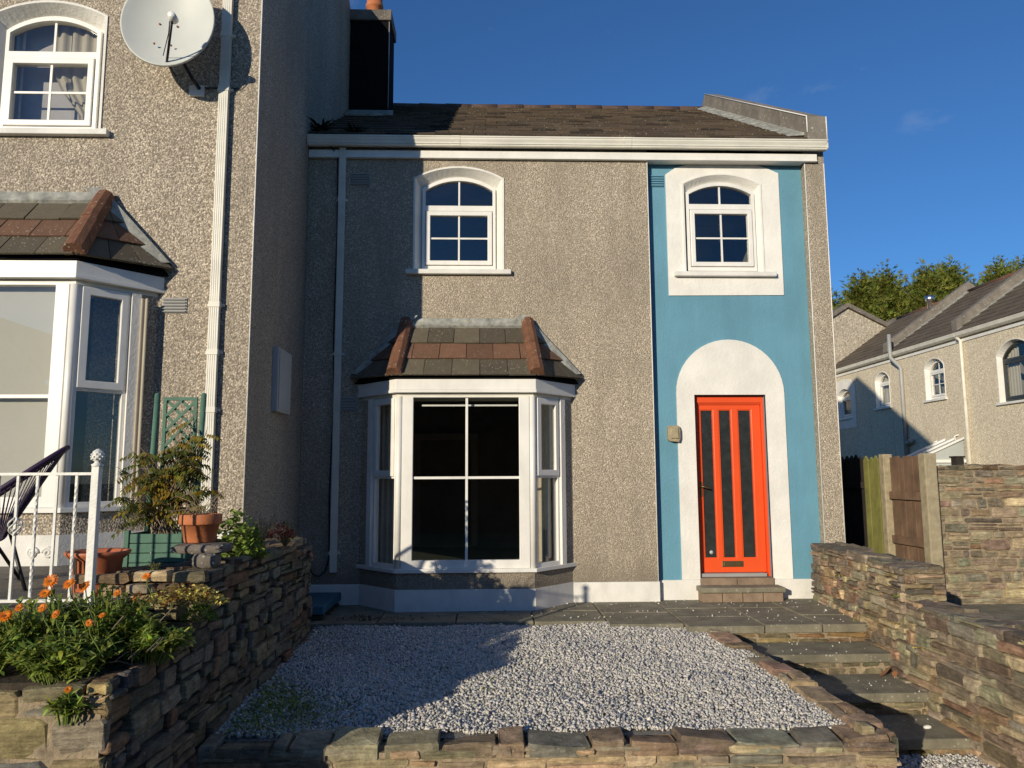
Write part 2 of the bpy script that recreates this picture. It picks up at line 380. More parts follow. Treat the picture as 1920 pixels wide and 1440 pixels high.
# gravel garden: a sloping bed, then stones
def gz(x, y):   # bed height: level with the flags at the house, lower at the front wall
    t = min(1, max(0, (-1.0-y)/2.9)); return -.045-.080*t
b = MB()
b.add([(-1.65, -1.05, -.05), (2.2, -1.05, -.05), (2.30, -3.90, -.13), (-1.65, -3.90, -.13)], [(0, 1, 2, 3)])
kind(b.build('gravel_bed', 'gravel_bed'), 'structure')
def gravel(name, n, sampler, seed, smin=.009, smax=.019):
    rg = np.random.default_rng(seed)
    base = np.array([[-1, -.7, -.5], [1, -.9, -.6], [.8, 1, -.5], [-.9, .8, -.7], [-.7, -.8, .6], [.8, -.6, .5], [.9, .7, .7], [-.6, .9, .5]], dtype=float)
    fq = np.array([[0, 3, 2, 1], [4, 5, 6, 7], [0, 1, 5, 4], [1, 2, 6, 5], [2, 3, 7, 6], [3, 0, 4, 7]])
    P = sampler(rg, n); n = len(P)
    V = np.repeat(base[None], n, 0)*rg.uniform(.5, 1.15, (n, 8, 1))*rg.uniform(.5, 1.2, (n, 1, 3))
    q = rg.normal(size=(n, 4)); q /= np.linalg.norm(q, axis=1)[:, None]
    w, x, y, z = q.T
    Rm = np.stack([1-2*(y*y+z*z), 2*(x*y-z*w), 2*(x*z+y*w), 2*(x*y+z*w), 1-2*(x*x+z*z), 2*(y*z-x*w), 2*(x*z-y*w), 2*(y*z+x*w), 1-2*(x*x+y*y)], 1).reshape(n, 3, 3)
    S = rg.uniform(smin, smax, n)*np.where(rg.random(n) < .04, 1.5, 1)
    V = np.einsum('nij,nkj->nki', Rm, V)*S[:, None, None]+P[:, None, :]
    F = (fq[None]+8*np.arange(n)[:, None, None]).reshape(-1, 4)
    me = bpy.data.meshes.new(name)
    me.vertices.add(n*8); me.vertices.foreach_set('co', V.reshape(-1))
    me.loops.add(n*24); me.loops.foreach_set('vertex_index', F.reshape(-1))
    me.polygons.add(n*6); me.polygons.foreach_set('loop_start', np.arange(0, n*24, 4)); me.polygons.foreach_set('loop_total', np.full(n*6, 4))
    me.update(calc_edges=True)
    g = rg.normal(.58, .065, n).clip(.35, .75); g = np.where(rg.random(n) < .012, .8, g); g = np.where(rg.random(n) < .06, g*.6, g)
    tint = np.stack([g*rg.uniform(.98, 1.05, n), g*.965, g*rg.uniform(.82, .95, n), np.ones(n)], 1)
    a = me.color_attributes.new('col', 'FLOAT_COLOR', 'POINT'); a.data.foreach_set('color', np.repeat(tint, 8, 0).astype(np.float32).ravel())
    me.materials.append(MT['gravel'])
    o = bpy.data.objects.new(name, me); COL.objects.link(o); o['kind'] = 'stuff'; return o
def samp_garden(rg, n):
    x = rg.uniform(-1.63, 2.45, n*2); y = rg.uniform(-3.86, -1.04, n*2)
    xr = 2.13+(-1.5-y)*.070
    k = (x < xr-.03) & ((y < -1.07) | (x < 2.2))
    x, y = x[k][:n], y[k][:n]
    t = np.clip((-1.0-y)/2.9, 0, 1); hum = .012*np.sin(x*2.1+1)*np.sin(y*2.6)+.008*np.sin(x*5.3+y*4.1)
    return np.stack([x, y, -.045-.080*t+hum+rg.uniform(0, .016, len(x))], 1)
o = gravel('gravel', 62000, samp_garden, 3, .0075, .0150); tag(o, 'grey limestone chippings covering the raised front garden', 'gravel')
def samp_path(rg, n):
    return np.stack([rg.uniform(2.33, 3.50, n), rg.uniform(-4.6, -2.96, n), -.612+rg.uniform(0, .014, n)], 1)
o = gravel('gravel', 7000, samp_path, 5, .008, .017); tag(o, 'loose pale chippings at the foot of the garden steps', 'gravel')

def samp_stray(rg, n):
    x = rg.uniform(-.2, 3.6, n*3); y = rg.uniform(-2.9, .05, n*3)
    z = np.where(y > -1.38, .004, np.where(y > -1.85, -.154, np.where(y > -2.42, -.321, -.486)))
    k = ((y > -1.0) | ((x > 2.45) & (y > -1.3)) | ((x > 2.5) & (y < -1.4)))
    return np.stack([x[k][:n], y[k][:n], z[k][:n]], 1)
o = gravel('gravel', 210, samp_stray, 9, .004, .011); tag(o, 'stray pale chippings scattered over the paving and steps', 'gravel')

# =================================================================== window builders
def arched_window(house, ox, oy, oz, x0, x1, z0, zs, zc, depth=.13, splay=(.075, .075, .075), sill=True, muntin=True, wname='window', yface=0.0, frame='upvc', reveal='render_white', lining=True, sillx=.10, curtain=False, tt=.32):
    """opening outline at the wall face, splayed reveal, frame with arched top light over a casement"""
    Y = oy+yface
    n = 16
    so, si = splay[0], splay[1]
    A = arch(x0+ox, x1+ox, z0+oz, zs+oz, zc+oz, n)
    B = arch(x0+so+ox, x1-si+ox, z0+.03+oz, zs-splay[2]*1.2+oz, zc-splay[2]+oz, n)
    A2 = arch(x0-.022+ox, x1+.022+ox, z0+oz, zs+.006+oz, zc+.022+oz, n)
    win = MB(); k = len(A)
    ya, yb = Y-.012, Y+depth
    # plaster reveal: front bead ring, splayed inside faces
    win.add([(p[0], ya, p[1]) for p in A2]+[(p[0], ya, p[1]) for p in A]+[(p[0], yb, p[1]) for p in B]+[(p[0], Y+.004, p[1]) for p in A2],
            [(i, i+1, i+1+k, i+k) for i in range(1, k-1)]+[(k-1, 0, k, 2*k-1)]+
            [(i+k, (i+1) % k+k, (i+1) % k+2*k, i+2*k) for i in range(k)]+
            [(i, i+1, i+1+3*k, i+3*k) for i in range(1, k-1)]+[(k-1, 0, 3*k, 4*k-1)])
    w = win.build(wname, reveal, house, recalc=False)
    bx0, bx1, bz0 = B[0][0], B[1][0], B[0][1]; bzs = B[2][1]; bzc = zc-splay[2]+oz
    H = bzc-bz0
    zt = bz0+H*(1-tt)            # transom underside
    fr = MB()
    inner_top = arch(bx0+.035, bx1-.035, zt+.065, bzs-.022 if bzs-.022 > zt+.07 else zt+.075, bzc-.045, n)
    low = rect(bx0+.035, bx1-.035, bz0+.045, zt)
    fr.plate(B, [inner_top, low], yb-.05, yb+.02)
    f = fr.build('frame', frame, w, bevel=.004)
    ca = MB(); c0, c1, d0, d1 = bx0+.042, bx1-.042, bz0+.052, zt-.008
    ca.plate(rect(c0, c1, d0, d1), [rect(c0+.052, c1-.052, d0+.052, d1-.052)], yb-.068, yb+.0)
    ca.build('casement', frame, w, bevel=.005)
    gl = MB()
    gl.plate(arch(bx0+.03, bx1-.03, zt+.06, bzs-.02 if bzs-.02 > zt+.07 else zt+.072, bzc-.04, n), [], yb-.012, yb-.008)
    gl.build('pane', 'glass', w); gl = MB()
    gl.plate(rect(c0+.045, c1-.045, d0+.045, d1-.045), [], yb-.034, yb-.030)
    gl.build('pane', 'glass', w)
    if muntin:
        mu = MB(); cx = (bx0+bx1)/2; mw = .010
        mu.box(cx-mw, cx+mw, yb-.024, yb-.0125, zt+.062, bzc-.043)
        mu.box(cx-mw, cx+mw, yb-.046, yb-.0345, d0+.05, d1-.05)
        zm = (d0+d1)/2
        mu.box(c0+.05, cx-mw-.001, yb-.044, yb-.0345, zm-mw, zm+mw); mu.box(cx+mw+.001, c1-.05, yb-.044, yb-.0345, zm-mw, zm+mw)
        mu.build('glazing_bar', frame, w)
    if sill:
        s = MB(); s.box(x0-sillx+ox, x1+sillx+ox, Y-.06, Y+depth-.052, z0-.055+oz, z0+oz)
        s.build('sill', 'plinth' if reveal == 'render_white' else reveal, w, bevel=.006)
    if lining:
        r = MB(); xa, xb, za, zb = bx0-.35, bx1+.35, bz0-.5, bzc+.3
        y1 = yb+.3; y2 = yb+2.4
        r.add([(xa, y1, za), (xb, y1, za), (xb, y1, zb), (xa, y1, zb), (xa, y2, za), (xb, y2, za), (xb, y2, zb), (xa, y2, zb)],
              [(4, 5, 6, 7), (0, 1, 5, 4), (1, 2, 6, 5), (2, 3, 7, 6), (3, 0, 4, 7)])
        r.build('room_lining', 'room', w, recalc=False)
    return w, (bx0, bx1, bz0, bzc, yb)

def curtain_strip(house_or_win, x0, x1, z0, z1, y, mat='curtain', amp=.02, waves=4, name='curtain', tie=None):
    b = MB(); n = waves*6; rows = 10; vs = []; fs = []
    for j in range(rows+1):
        tz = j/rows; z = z0+(z1-z0)*tz
        for i in range(n+1):
            u = i/n; x = x0+(x1-x0)*u
            if tie:   # gather towards one side at tie height
                k = math.exp(-((z-tie[1])/.30)**2)*.55; x = x+(tie[0]-x)*k
            vs.append((x, y+amp*math.sin(u*waves*2*math.pi), z))
    for j in range(rows):
        for i in range(n): fs.append((j*(n+1)+i, j*(n+1)+i+1, (j+1)*(n+1)+i+1, (j+1)*(n+1)+i))
    b.add(vs, fs, smooth=True); return b.build(name, mat, house_or_win, recalc=False)

def roof_tiles_slab(mb, a, bq, c, d, rows, cols, colf, thick=.022, lap=.03, stagger=True):
    """tiles on the quad a(left eave) bq(right eave) c(right top) d(left top)"""
    a, bq, c, d = map(Vector, (a, bq, c, d)); n = (bq-a).cross(d-a).normalized()
    if n.z < 0: n = -n
    for r in range(rows):
        t0, t1 = r/rows, (r+1)/rows
        l0, l1 = a.lerp(d, t0), a.lerp(d, t1); r0, r1 = bq.lerp(c, t0), bq.lerp(c, t1)
        sl = (l1-l0).normalized()
        l1 = l1+sl*lap; r1 = r1+(r1-r0).normalized()*lap
        off = (.5/cols if (stagger and r % 2) else 0)
        us = [0]+[i/cols+off for i in range(0 if off else 1, cols)]+[1]
        for i in range(len(us)-1):
            u0, u1 = us[i], us[i+1]
            if u1-u0 < .004: continue
            g = .0025/max(.01, (r0-l0).length)
            p0, p1 = l0.lerp(r0, u0+g), l0.lerp(r0, u1-g); p3, p2 = l1.lerp(r1, u0+g), l1.lerp(r1, u1-g)
            lift = n*thick; j = n*rnd.uniform(-.004, .006); sk = (r0-l0).normalized()*rnd.uniform(-.003, .003); dn = -sl*rnd.uniform(-.004, .008)
            # tail raised on the course below, head tucked under the next one
            mb.hexa([p0+lift*1.0+j+sk+dn, p1+lift*1.0+j+sk*.5+dn*.6, p2+n*.002, p3+n*.002, p0+lift*2.0+j+sk+dn, p1+lift*2.0+j+sk*.5+dn*.6, p2+lift+j*.5, p3+lift+j*.5], colf(r, i))

GREY_T = lambda r, i: (lambda k: (.118*k, .098*k, .066*k))(rnd.uniform(.75, 1.25))
BROWN_T = lambda r, i: (lambda k: (.165*k, .085*k, .050*k))(rnd.uniform(.8, 1.2))
def BAY_T(r, i): return BROWN_T(r, i) if r == 1 else GREY_T(r, i)

def build_bay(house, dx, dy, dz, xl, xr, sdl, sdr, label=None, blind=False, curtains=True, room=True):
    """splayed bay window: white plinth, dash panel, sill, frames, fascia, tiled hipped roof"""
    def T(x, y, z): return (x+dx, y+dy, z+dz)
    D = .47
    q = [(xr+sdr, 0), (xr, -D), (xl, -D), (xl-sdl, 0)]       # plan, right to left
    # ---- base
    def ring(mb, z0, z1, out, y_in=.05):
        pts = [(xr+sdr+out*1.0, y_in), (xr+sdr+out*1.0, 0), (xr+out*.45, -D-out), (xl-out*.45, -D-out), (xl-sdl-out*1.0, 0), (xl-sdl-out*1.0, y_in)]
        k = len(pts)
        mb.add([T(x, y, z0) for x, y in pts]+[T(x, y, z1) for x, y in pts],
               [tuple(range(k)), tuple(range(2*k-1, k-1, -1))]+[(i, (i+1) % k, (i+1) % k+k, i+k) for i in range(k)])
    base = MB(); ring(base, .21, .385, 0)
    bay = base.build('bay_window', 'dash' if not blind else 'dash_near', house)
    pl = MB(); ring(pl, -.05, .215, .018); pl.build('plinth', 'plinth', bay)
    sl = MB(); ring(sl, .385, .425, .045); sl.build('sill', 'upvc', bay, bevel=.004)
    fa = MB(); ring(fa, 2.29, 2.40, .055); fa.build('fascia', 'upvc', bay, bevel=.004)
    fa = MB(); ring(fa, 2.256, 2.289, .066); fa.build('fascia_trim', 'upvc', bay, bevel=.004)
    hd = MB(); ring(hd, 2.22, 2.255, .004); hd.build('head_board', 'upvc_old', bay)
    z0, z1 = .425, 2.22
    # ---- front frame
    fr = MB()
    fx0, fx1 = xl+.045, xr-.045
    fr.plate(rect(fx0, fx1, z0, z1), [rect(fx0+.115, fx1-.110, z0+.085, z1-.012)], -D-.01, -D+.06, O=T(0, 0, 0))
    fr.build('frame', 'upvc', bay, bevel=.005)
    # corner posts: rounded
    for cx in (xr-.012, xl+.012):
        po = MB(); po.tube([T(cx, -D+.012, z0), T(cx, -D+.012, z1)], .034, 10); po.build('corner_post', 'upvc', bay)
    # side frames on the 45-degree faces
    panes = MB(); bars = MB()
    gx0, gx1, gz0, gz1 = fx0+.11, fx1-.105, z0+.08, z1-.008
    panes.plate(rect(gx0, gx1, gz0, gz1), [], -D+.028, -D+.032, O=T(0, 0, 0)); panes.build('pane', 'glass', bay)
    bx = (gx0+gx1)/2+.005; bzm = 1.36; mw = .013
    if not blind:
        bars.box(*[v+dx for v in (bx-mw, bx+mw)], -D+.012+dy, -D+.026+dy, gz0+dz, gz1+dz)
        bars.box(gx0+dx, bx-mw-.001+dx, -D+.014+dy, -D+.026+dy, bzm-mw+dz, bzm+mw+dz); bars.box(bx+mw+.001+dx, gx1+dx, -D+.014+dy, -D+.026+dy, bzm-mw+dz, bzm+mw+dz)
    else:
        bars.box(gx0+dx, gx1+dx, -D+.014+dy, -D+.026+dy, 1.305-mw+dz, 1.305+mw+dz)
    for side in (1, -1):
        if side == 1: P0, P1 = Vector((xr, -D, 0)), Vector((xr+sdr, 0, 0))
        else: P0, P1 = Vector((xl, -D, 0)), Vector((xl-sdl, 0, 0))
        U = (P1-P0).normalized(); L = (P1-P0).length; N = Vector((0, 0, 1)).cross(U)*(1 if side == 1 else -1)
        if N.y < 0: N = -N                       # pointing into the house
        O = Vector(T(P0.x, P0.y, 0))
        u0, u1 = .02, L*.665
        zm = 1.365                                 # transom between casement and fixed light
        def piece(nm, mt_, bev, *pl_):
            q_ = MB()
            for (o_, h_, a_, b_) in pl_: q_.plate(o_, h_, a_, b_, O=O, U=U, N=N)
            return q_.build(nm, mt_, bay, bevel=bev)
        piece('side_frame', 'upvc', .005, (rect(u0, u1, z0, z1), [rect(u0+.035, u1-.03, z0+.04, zm-.012), rect(u0+.035, u1-.03, zm+.02, z1-.02)], .0, .06))
        piece('casement', 'upvc', .005, (rect(u0+.03, u1-.024, zm+.012, z1-.012), [rect(u0+.092, u1-.075, zm+.075, z1-.075)], -.018, .03))
        piece('pane', 'glass', 0, (rect(u0+.085, u1-.07, zm+.07, z1-.07), [], .008, .012))
        piece('pane', 'glass', 0, (rect(u0+.03, u1-.025, z0+.035, zm-.008), [], .028, .032))
        # plastered reveal between frame and dash, then the dash strip itself
        piece('reveal', 'render_white', 0, (rect(u1+.001, u1+.075, z0, z1), [], -.03, .05))
        piece('side_panel', 'dash' if not blind else 'dash_near', 0, (rect(u1+.077, L+.03, z0-.04, z1+.001), [], -.008, .09))
    bars.build('glazing_bar', 'upvc', bay)
    # ---- roof
    rf = MB()
    ez, ey = 2.415, -.565
    wl, wr = xl+.02, xr-.02
    top = 2.985; ty = -.13
    # slope: eave (ey, ez) to wall (0, 3.13)
    def onr(x, t): return T(x, ey*(1-t), ez+(3.105-ez)*t)
    roof_tiles_slab(rf, onr(xl-.03, 0), onr(xr+.03, 0), onr(xr-.01, .865), onr(xl+.01, .865), 3, 5, BAY_T)
    for side in (1, -1):
        X0 = xr+.03 if side == 1 else xl-.03
        XT = xr-.06 if side == 1 else xl+.06
        XE = (xr+sdr+.12) if side == 1 else (xl-sdl-.12)
        E0 = Vector(T(X0, ey, ez)); E1 = Vector(T(XE, -.02, ez+.03)); TP = Vector(T(XT, -.02, 3.105))
        for r in range(3):
            t0, t1 = r*.30, (r+1)*.30+.03
            a, bq = E0.lerp(TP, t0), E1.lerp(TP, t0); d, c = E0.lerp(TP, t1), E1.lerp(TP, t1)
            n = (bq-a).cross(d-a).normalized(); n = n if n.z > 0 else -n
            m_ = 3 if r == 0 else 2
            for i in range(m_):
                p0, p1, p2, p3 = a.lerp(bq, i/m_), a.lerp(bq, (i+1)/m_-.006), d.lerp(c, (i+1)/m_-.006), d.lerp(c, i/m_)
                h = .024
                rf.hexa([p0+n*h, p1+n*h, p2, p3, p0+n*2*h, p1+n*2*h, p2+n*h, p3+n*h], BAY_T(r, i))
    rfo = rf.build('roof', 'tile', bay, usecol=True, bevel=.004)
    # under-structure closing the roof
    un = MB(); k = [T(xl-sdl-.10, 0, ez-.005), T(xl-.03, ey+.03, ez-.005), T(xr+.03, ey+.03, ez-.005), T(xr+sdr+.10, 0, ez-.005), T(xr-.05, 0, 3.09), T(xl+.05, 0, 3.09)]
    un.add(k, [(0, 1, 2, 3), (1, 5, 4, 2), (0, 5, 1), (3, 2, 4), (0, 3, 4, 5)]); un.build('roof_deck', 'dark_brick', bay)
    # hip ridge tiles, angular section, two lengths each
    for X0, XT in ((xr+.035, xr-.035), (xl-.035, xl+.035)):
        A = Vector(T(X0, ey-.02, ez+.03)); B = Vector(T(XT, -.015, 3.115))
        d = (B-A).normalized(); side = Vector((1, 0, 0)); side = (side-d*side.dot(d)).normalized(); nn = side.cross(d)
        if nn.z < 0: nn = -nn
        for (t0, t1, e) in ((0, .53, 1.06), (.50, 1, 1.0)):
            p, q2 = A.lerp(B, t0), A.lerp(B, t1); hp = MB()
            sec = [(-.082, -.02), (-.070, .055), (-.028, .088), (.028, .088), (.070, .055), (.082, -.02)]
            vs = []
            for pp, ee in ((p+nn*(.012 if t0 else 0), e), (q2, e*.97)):
                vs += [pp+side*s_*ee+nn*h_*ee for s_, h_ in sec]
            hp.add(vs, [(i, i+1, i+7, i+6) for i in range(5)]+[(0, 5, 11, 6), (5, 4, 3, 2, 1, 0), (6, 7, 8, 9, 10, 11)])
            hp.build('hip_tile', 'hip', bay, bevel=.004)
    # lead: apron along the wall and the raked flashings
    ld = MB()
    ld.slab([onr(xl+.05, .875), onr(xr-.05, .875), T(xr-.09, -.012, 3.115), T(xl+.09, -.012, 3.115)], (0, -.030, .045)); ld.build('flashing', 'lead', bay, recalc=False)
    for side in (1, -1):
        ld = MB()
        XE = (xr+sdr+.12) if side == 1 else (xl-sdl-.12)
        XT = xr-.05 if side == 1 else xl+.05
        a = Vector(T(XE, -.03, ez+.045)); c = Vector(T(XT, -.03, 3.135))
        inn = Vector((-.17*side, -.085, -.02))
        N_ = 9; vs = []
        for i in range(N_+1):
            t = i/N_; p = a.lerp(c, t); wv = 1+.10*math.sin(t*19+dx)
            vs += [p+Vector((side*.03, .025, .02)), p+Vector((0, -.035, .058)), p+inn*wv*(1-.35*t)+Vector((0, -.02, .055))]
        ld.add(vs, [f for i in range(N_) for f in ((i*3, i*3+1, i*3+4, i*3+3), (i*3+1, i*3+2, i*3+5, i*3+4))])
        ld.build('flashing', 'lead', bay, recalc=False)
    if room:
        r = MB(); xa, xb = xl-.9, xr+.9; za, zb = .25, 2.45; y1, y2 = .31, 3.6
        r.add([T(xa, y1, za), T(xb, y1, za), T(xb, y1, zb), T(xa, y1, zb), T(xa, y2, za), T(xb, y2, za), T(xb, y2, zb), T(xa, y2, zb)],
              [(4, 5, 6, 7), (0, 1, 5, 4), (1, 2, 6, 5), (2, 3, 7, 6), (3, 0, 4, 7)])
        r.build('room_lining', 'room', bay, recalc=False)
    if blind:
        bl = MB(); bl.box(gx0-.05+dx, gx1+.02+dx, -D+.10+dy, -D+.104+dy, gz0-.02+dz, gz1+.02+dz); bl.build('roller_blind', 'blind', bay)
    return bay, (gx0+dx, gx1+dx, gz0+dz, gz1+dz)

def downpipe(parent, x, y, z0, z1, w=.075, d=.06, mat='upvc_old', name='downpipe', joints=()):
    b = MB(); b.box(x-w/2, x+w/2, y-d, y-.012, z0, z1)
    for k in range(4): b.box(x-w/2+.008+k*.0175, x-w/2+.014+k*.0175, y-d-.003, y-d+.001, z0, z1)
    for zj in joints:
        b.box(x-w/2-.006, x+w/2+.006, y-d-.006, y, zj-.025, zj+.025)
        b.box(x-w/2-.03, x+w/2+.03, y-.02, y, zj-.012, zj+.012)
    return b.build(name, mat, parent, bevel=.006)

def vent(parent, x0, x1, y, z0, z1, mat, n=5, name='air_vent'):
    b = MB(); b.box(x0, x1, y-.008, y+.002, z0, z1)
    h = (z1-z0)/n
    for i in range(n):
        zz = z0+h*i
        b.add([(x0+.008, y-.008, zz+h*.95), (x1-.008, y-.008, zz+h*.95), (x1-.008, y-.026, zz+h*.30), (x0+.008, y-.026, zz+h*.30), (x1-.008, y-.008, zz+h*.25), (x0+.008, y-.008, zz+h*.25)],
              [(0, 1, 2, 3), (3, 2, 4, 5), (0, 3, 5), (1, 4, 2)])
    return b.build(name, mat, parent)

# =================================================================== MAIN HOUSE
H = thing('terraced_house', 'pebble-dashed two-storey house with teal blue entrance panel, orange front door and brown tiled roof', 'house', (0, 0, 0))
XW = 1.895
w1 = arch(-.83, .178, 3.73, 4.825, 4.955)
b = MB()
b.plate(rect(-2.069, XW, -.05, 5.20), [w1, rect(-.86, .41, .30, 2.40)], 0, .28)
b.build('wall', 'dash', H)
b = MB()   # side wall with its front pilaster
b.plate([(0, -.6), (7.8, -.6), (7.8, 5.15), (3.9, 7.55), (.02, 5.22), (0, 5.20)], [], 3.775, 4.012, U=(0, 1, 0), V=(0, 0, 1), N=(1, 0, 0))
b.build('side_wall', 'dash', H)
b = MB(); b.box(-2.069, 3.774, 7.55, 7.8, -.6, 5.1); b.build('back_wall', 'dash', H)
b = MB()
bw = arch(2.34, 3.25, 3.74, 4.82, 4.935); dr = rect(2.385, 3.215, -.04, 2.295)
b.plate(rect(XW+.001, 3.774, .20, 5.20), [bw, [(2.385, .2005), (3.215, .2005), (3.215, 2.295), (2.385, 2.295)]], .10, .38)
b.build('painted_panel', 'blue', H)
# return of the main wall and pilaster edge are the plate ends; white plinths
for q_ in ((.93, XW+.012, -.016, .05, -.06, .212), (-2.05, -1.37, -.016, .05, -.06, .212), (XW+.013, 2.384, .072, .20, -.06, .214), (3.216, 3.80, .072, .20, -.06, .214)):
    box_part('plinth', 'plinth', H, *q_, bevel=.008)
# white surrounds (flat plaster bands)
b = MB()
outer = [(2.128, 3.462), (3.490, 3.472), (3.492, 4.965)]+[(3.492-(3.492-2.128)*i/12, 4.965+.150*math.sin(math.pi*min(1, max(0, i/12)))**.8 if 0 < i < 12 else 4.95) for i in range(1, 12)]+[(2.128, 4.937)]
b.plate(outer, [bw], .086, .13); b.build('window_surround', 'render_white', H)
b = MB()
ds = arch(2.18, 3.436, .2155, 2.305, 2.94, 24)
hole = [(2.385, .216), (3.215, .216), (3.215, 2.295), (2.385, 2.295)]
out = [(2.18, .2155), (2.385, .2155), (2.385, 2.295), (3.215, 2.295), (3.215, .2155)]+ds[1:]
b.plate(out, [], .086, .13); b.build('door_surround', 'render_white', H)
# windows
WA, bb = arched_window(H, 0, 0, 0, -.83, .178, 3.73, 4.825, 4.955, tt=.37)
arched_window(H, 0, 0, 0, 2.34, 3.25, 3.74, 4.82, 4.935, depth=.085, splay=(.035, .05, .075), yface=.085, tt=.31, sillx=.145)
bay, g = build_bay(H, 0, 0, 0, -.941, .495, .45, .45)
# curtains and blind rail inside the bay
curtain_strip(bay, .56, .84, .44, 2.2, -.02, 'curtain', .018, 4)
curtain_strip(bay, -1.20, -1.02, .44, 2.2, -.05, 'curtain', .018, 3)
b = MB(); b.box(-.70, .33, -.36, -.345, 2.125, 2.143); b.build('blind_rail', 'upvc', bay)
# inside the front room: a pale doorway and a mantel far back, both dim
b = MB(); b.plate(rect(-1.15, -.15, .3, 2.05), [rect(-1.05, -.25, .29, 1.95)], 3.50, 3.55); b.build('inner_door_frame', 'curtain', bay)
# ---- door
door = MB()
door.plate(rect(2.435, 3.185, .277, 2.205), [rect(2.476, 2.628, .433, 2.133), rect(2.692, 2.842, .433, 2.133), rect(2.918, 3.079, .433, 2.133)], .205, .25)
D = door.build('door', 'orange', H, bevel=.006)
b = MB(); b.plate(rect(2.386, 3.214, .235, 2.293), [rect(2.432, 3.188, .234, 2.209)], .165, .29)
b.box(2.432, 3.188, .185, .204, 2.190, 2.208); b.build('frame', 'orange', D, bevel=.005)
for xa, xb in ((2.476, 2.628), (2.692, 2.842), (2.918, 3.079)):
    pn = box_part('pane', 'glass_dark', D, xa-.006, xb+.006, .226, .232, .428, 2.138)
    b = MB(); b.plate(rect(xa-.001, xb+.001, .432, 2.134), [rect(xa+.010, xb-.010, .443, 2.123)], .212, .2255); b.build('glazing_bead', 'orange', D)
b = MB(); b.box(2.672, 2.915, .196, .206, .338, .404); b.box(2.69, 2.897, .190, .197, .352, .390); b.build('letterbox', 'brass', D, bevel=.003)
b = MB(); b.box(2.440, 2.470, .196, .206, 1.13, 1.30); b.tube([(2.455, .20, 1.245), (2.455, .155, 1.245), (2.475, .15, 1.243), (2.54, .15, 1.225)], .009, 8); b.build('handle', 'brass', D)
b = MB(); b.lathe([(0, 0), (.022, 0), (.022, .003), (0, .003)], (2.56, .2245, .50), 14, axis=(0, -1, 0)); b.build('sticker', 'stickerm', D)
b = MB(); b.box(2.40, 3.16, .13, .30, .2355, .274); b.build('door_sill', 'grey_pvc', H, bevel=.005)
for q_ in ((2.387, 2.79, .055, .30, .150, .234), (2.795, 3.213, .055, .30, .150, .232)): box_part('threshold', 'brick', H, *q_, bevel=.008)
b = MB(); b.box(2.325, 3.255, -.155, .068, .100, .158); b.build('doorstep', 'slab', H, bevel=.012)
for i in range(4): box_part('step_brick', 'brick', H, 2.345+i*.224, 2.345+i*.224+.216, -.125, .06, -.002, .098, bevel=.006)
b = MB()
b.plate([(2.075, 1.76), (2.185, 1.75), (2.20, 1.80), (2.20, 1.89), (2.185, 1.935), (2.075, 1.94), (2.06, 1.92), (2.06, 1.78)], [], .03, .115)
b.box(2.085, 2.175, .012, .032, 1.79, 1.91); b.build('door_lamp', 'post', H, bevel=.008)
# vents
vent(H, -1.587, -1.356, 0, 4.735, 4.885, 'grey_pvc'); vent(H, -1.66, -1.455, 0, 2.11, 2.27, 'grey_pvc'); vent(H, 1.93, 2.105, .10, 4.785, 4.93, 'blue')
# corner beads
for x, y in ((XW-.004, -.004), (3.779, -.004), (4.010, -.004)):
    b = MB(); b.tube([(x, y, .215), (x, y, 5.05)], .0055, 6); b.build('corner_bead', 'render_white', H)
# gutter, fascia, downpipe
b = MB()
prof = [(-.025, 5.19), (-.115, 5.172), (-.125, 5.182), (-.120, 5.195), (-.145, 5.25), (-.145, 5.268), (-.152, 5.272), (-.152, 5.288), (-.135, 5.288), (-.13, 5.20), (-.03, 5.21)]
b.slab([(-2.065, y, z) for y, z in prof], (6.075, 0, 0)); b.box(4.004, 4.012, -.145, -.03, 5.185, 5.285)
for xj in (-.4, 1.6): b.slab([(xj, y-.004*(1 if y < -.05 else 0), z) for y, z in prof], (.09, 0, 0))
b.build('gutter', 'upvc_old', H)
b = MB(); b.box(-2.065, 3.915, -.045, -.002, 5.058, 5.15); b.box(-2.065, 3.915, -.052, -.0455, 5.058, 5.078); b.box(XW+.003, 3.77, -.0015, .098, 5.062, 5.08); b.build('fascia', 'upvc', H, bevel=.004)
downpipe(H, -1.672, -.0, .345, 5.175, joints=(4.55, 2.75, .55))
# roof
SL = .6
b = MB()
RT_ = lambda r, i: (lambda k: (.108*k, .077*k, .050*k))(rnd.uniform(.7, 1.3) if rnd.random() > .08 else .45)
roof_tiles_slab(b, (-2.065, -.075, 5.300), (3.79, -.075, 5.300), (3.79, 3.88, 7.665), (-2.065, 3.88, 7.665), 15, 20, RT_, .022)
b.build('roof', 'tile', H, usecol=True)
b = MB(); b.slab([(-2.06, -.06, 5.27), (3.79, -.06, 5.27), (3.79, 3.9, 7.64), (-2.06, 3.9, 7.64)], (0, 0, -.08)); b.slab([(-2.06, 7.9, 5.2), (3.79, 7.9, 5.2), (3.79, 3.92, 7.65), (-2.06, 3.92, 7.65)], (0, 0, -.08)); b.build('roof_deck', 'dark_brick', H)
b = MB()
for i in range(13):
    x = -2.06+i*.45; b.tube([(x, 3.88, 7.66+rnd.uniform(-.006, .006)), (min(3.79, x+.445), 3.88, 7.66+rnd.uniform(-.006, .006))], .085, 10, (.10, .06, .045))
b.build('ridge_tile', 'tile', H, usecol=True)
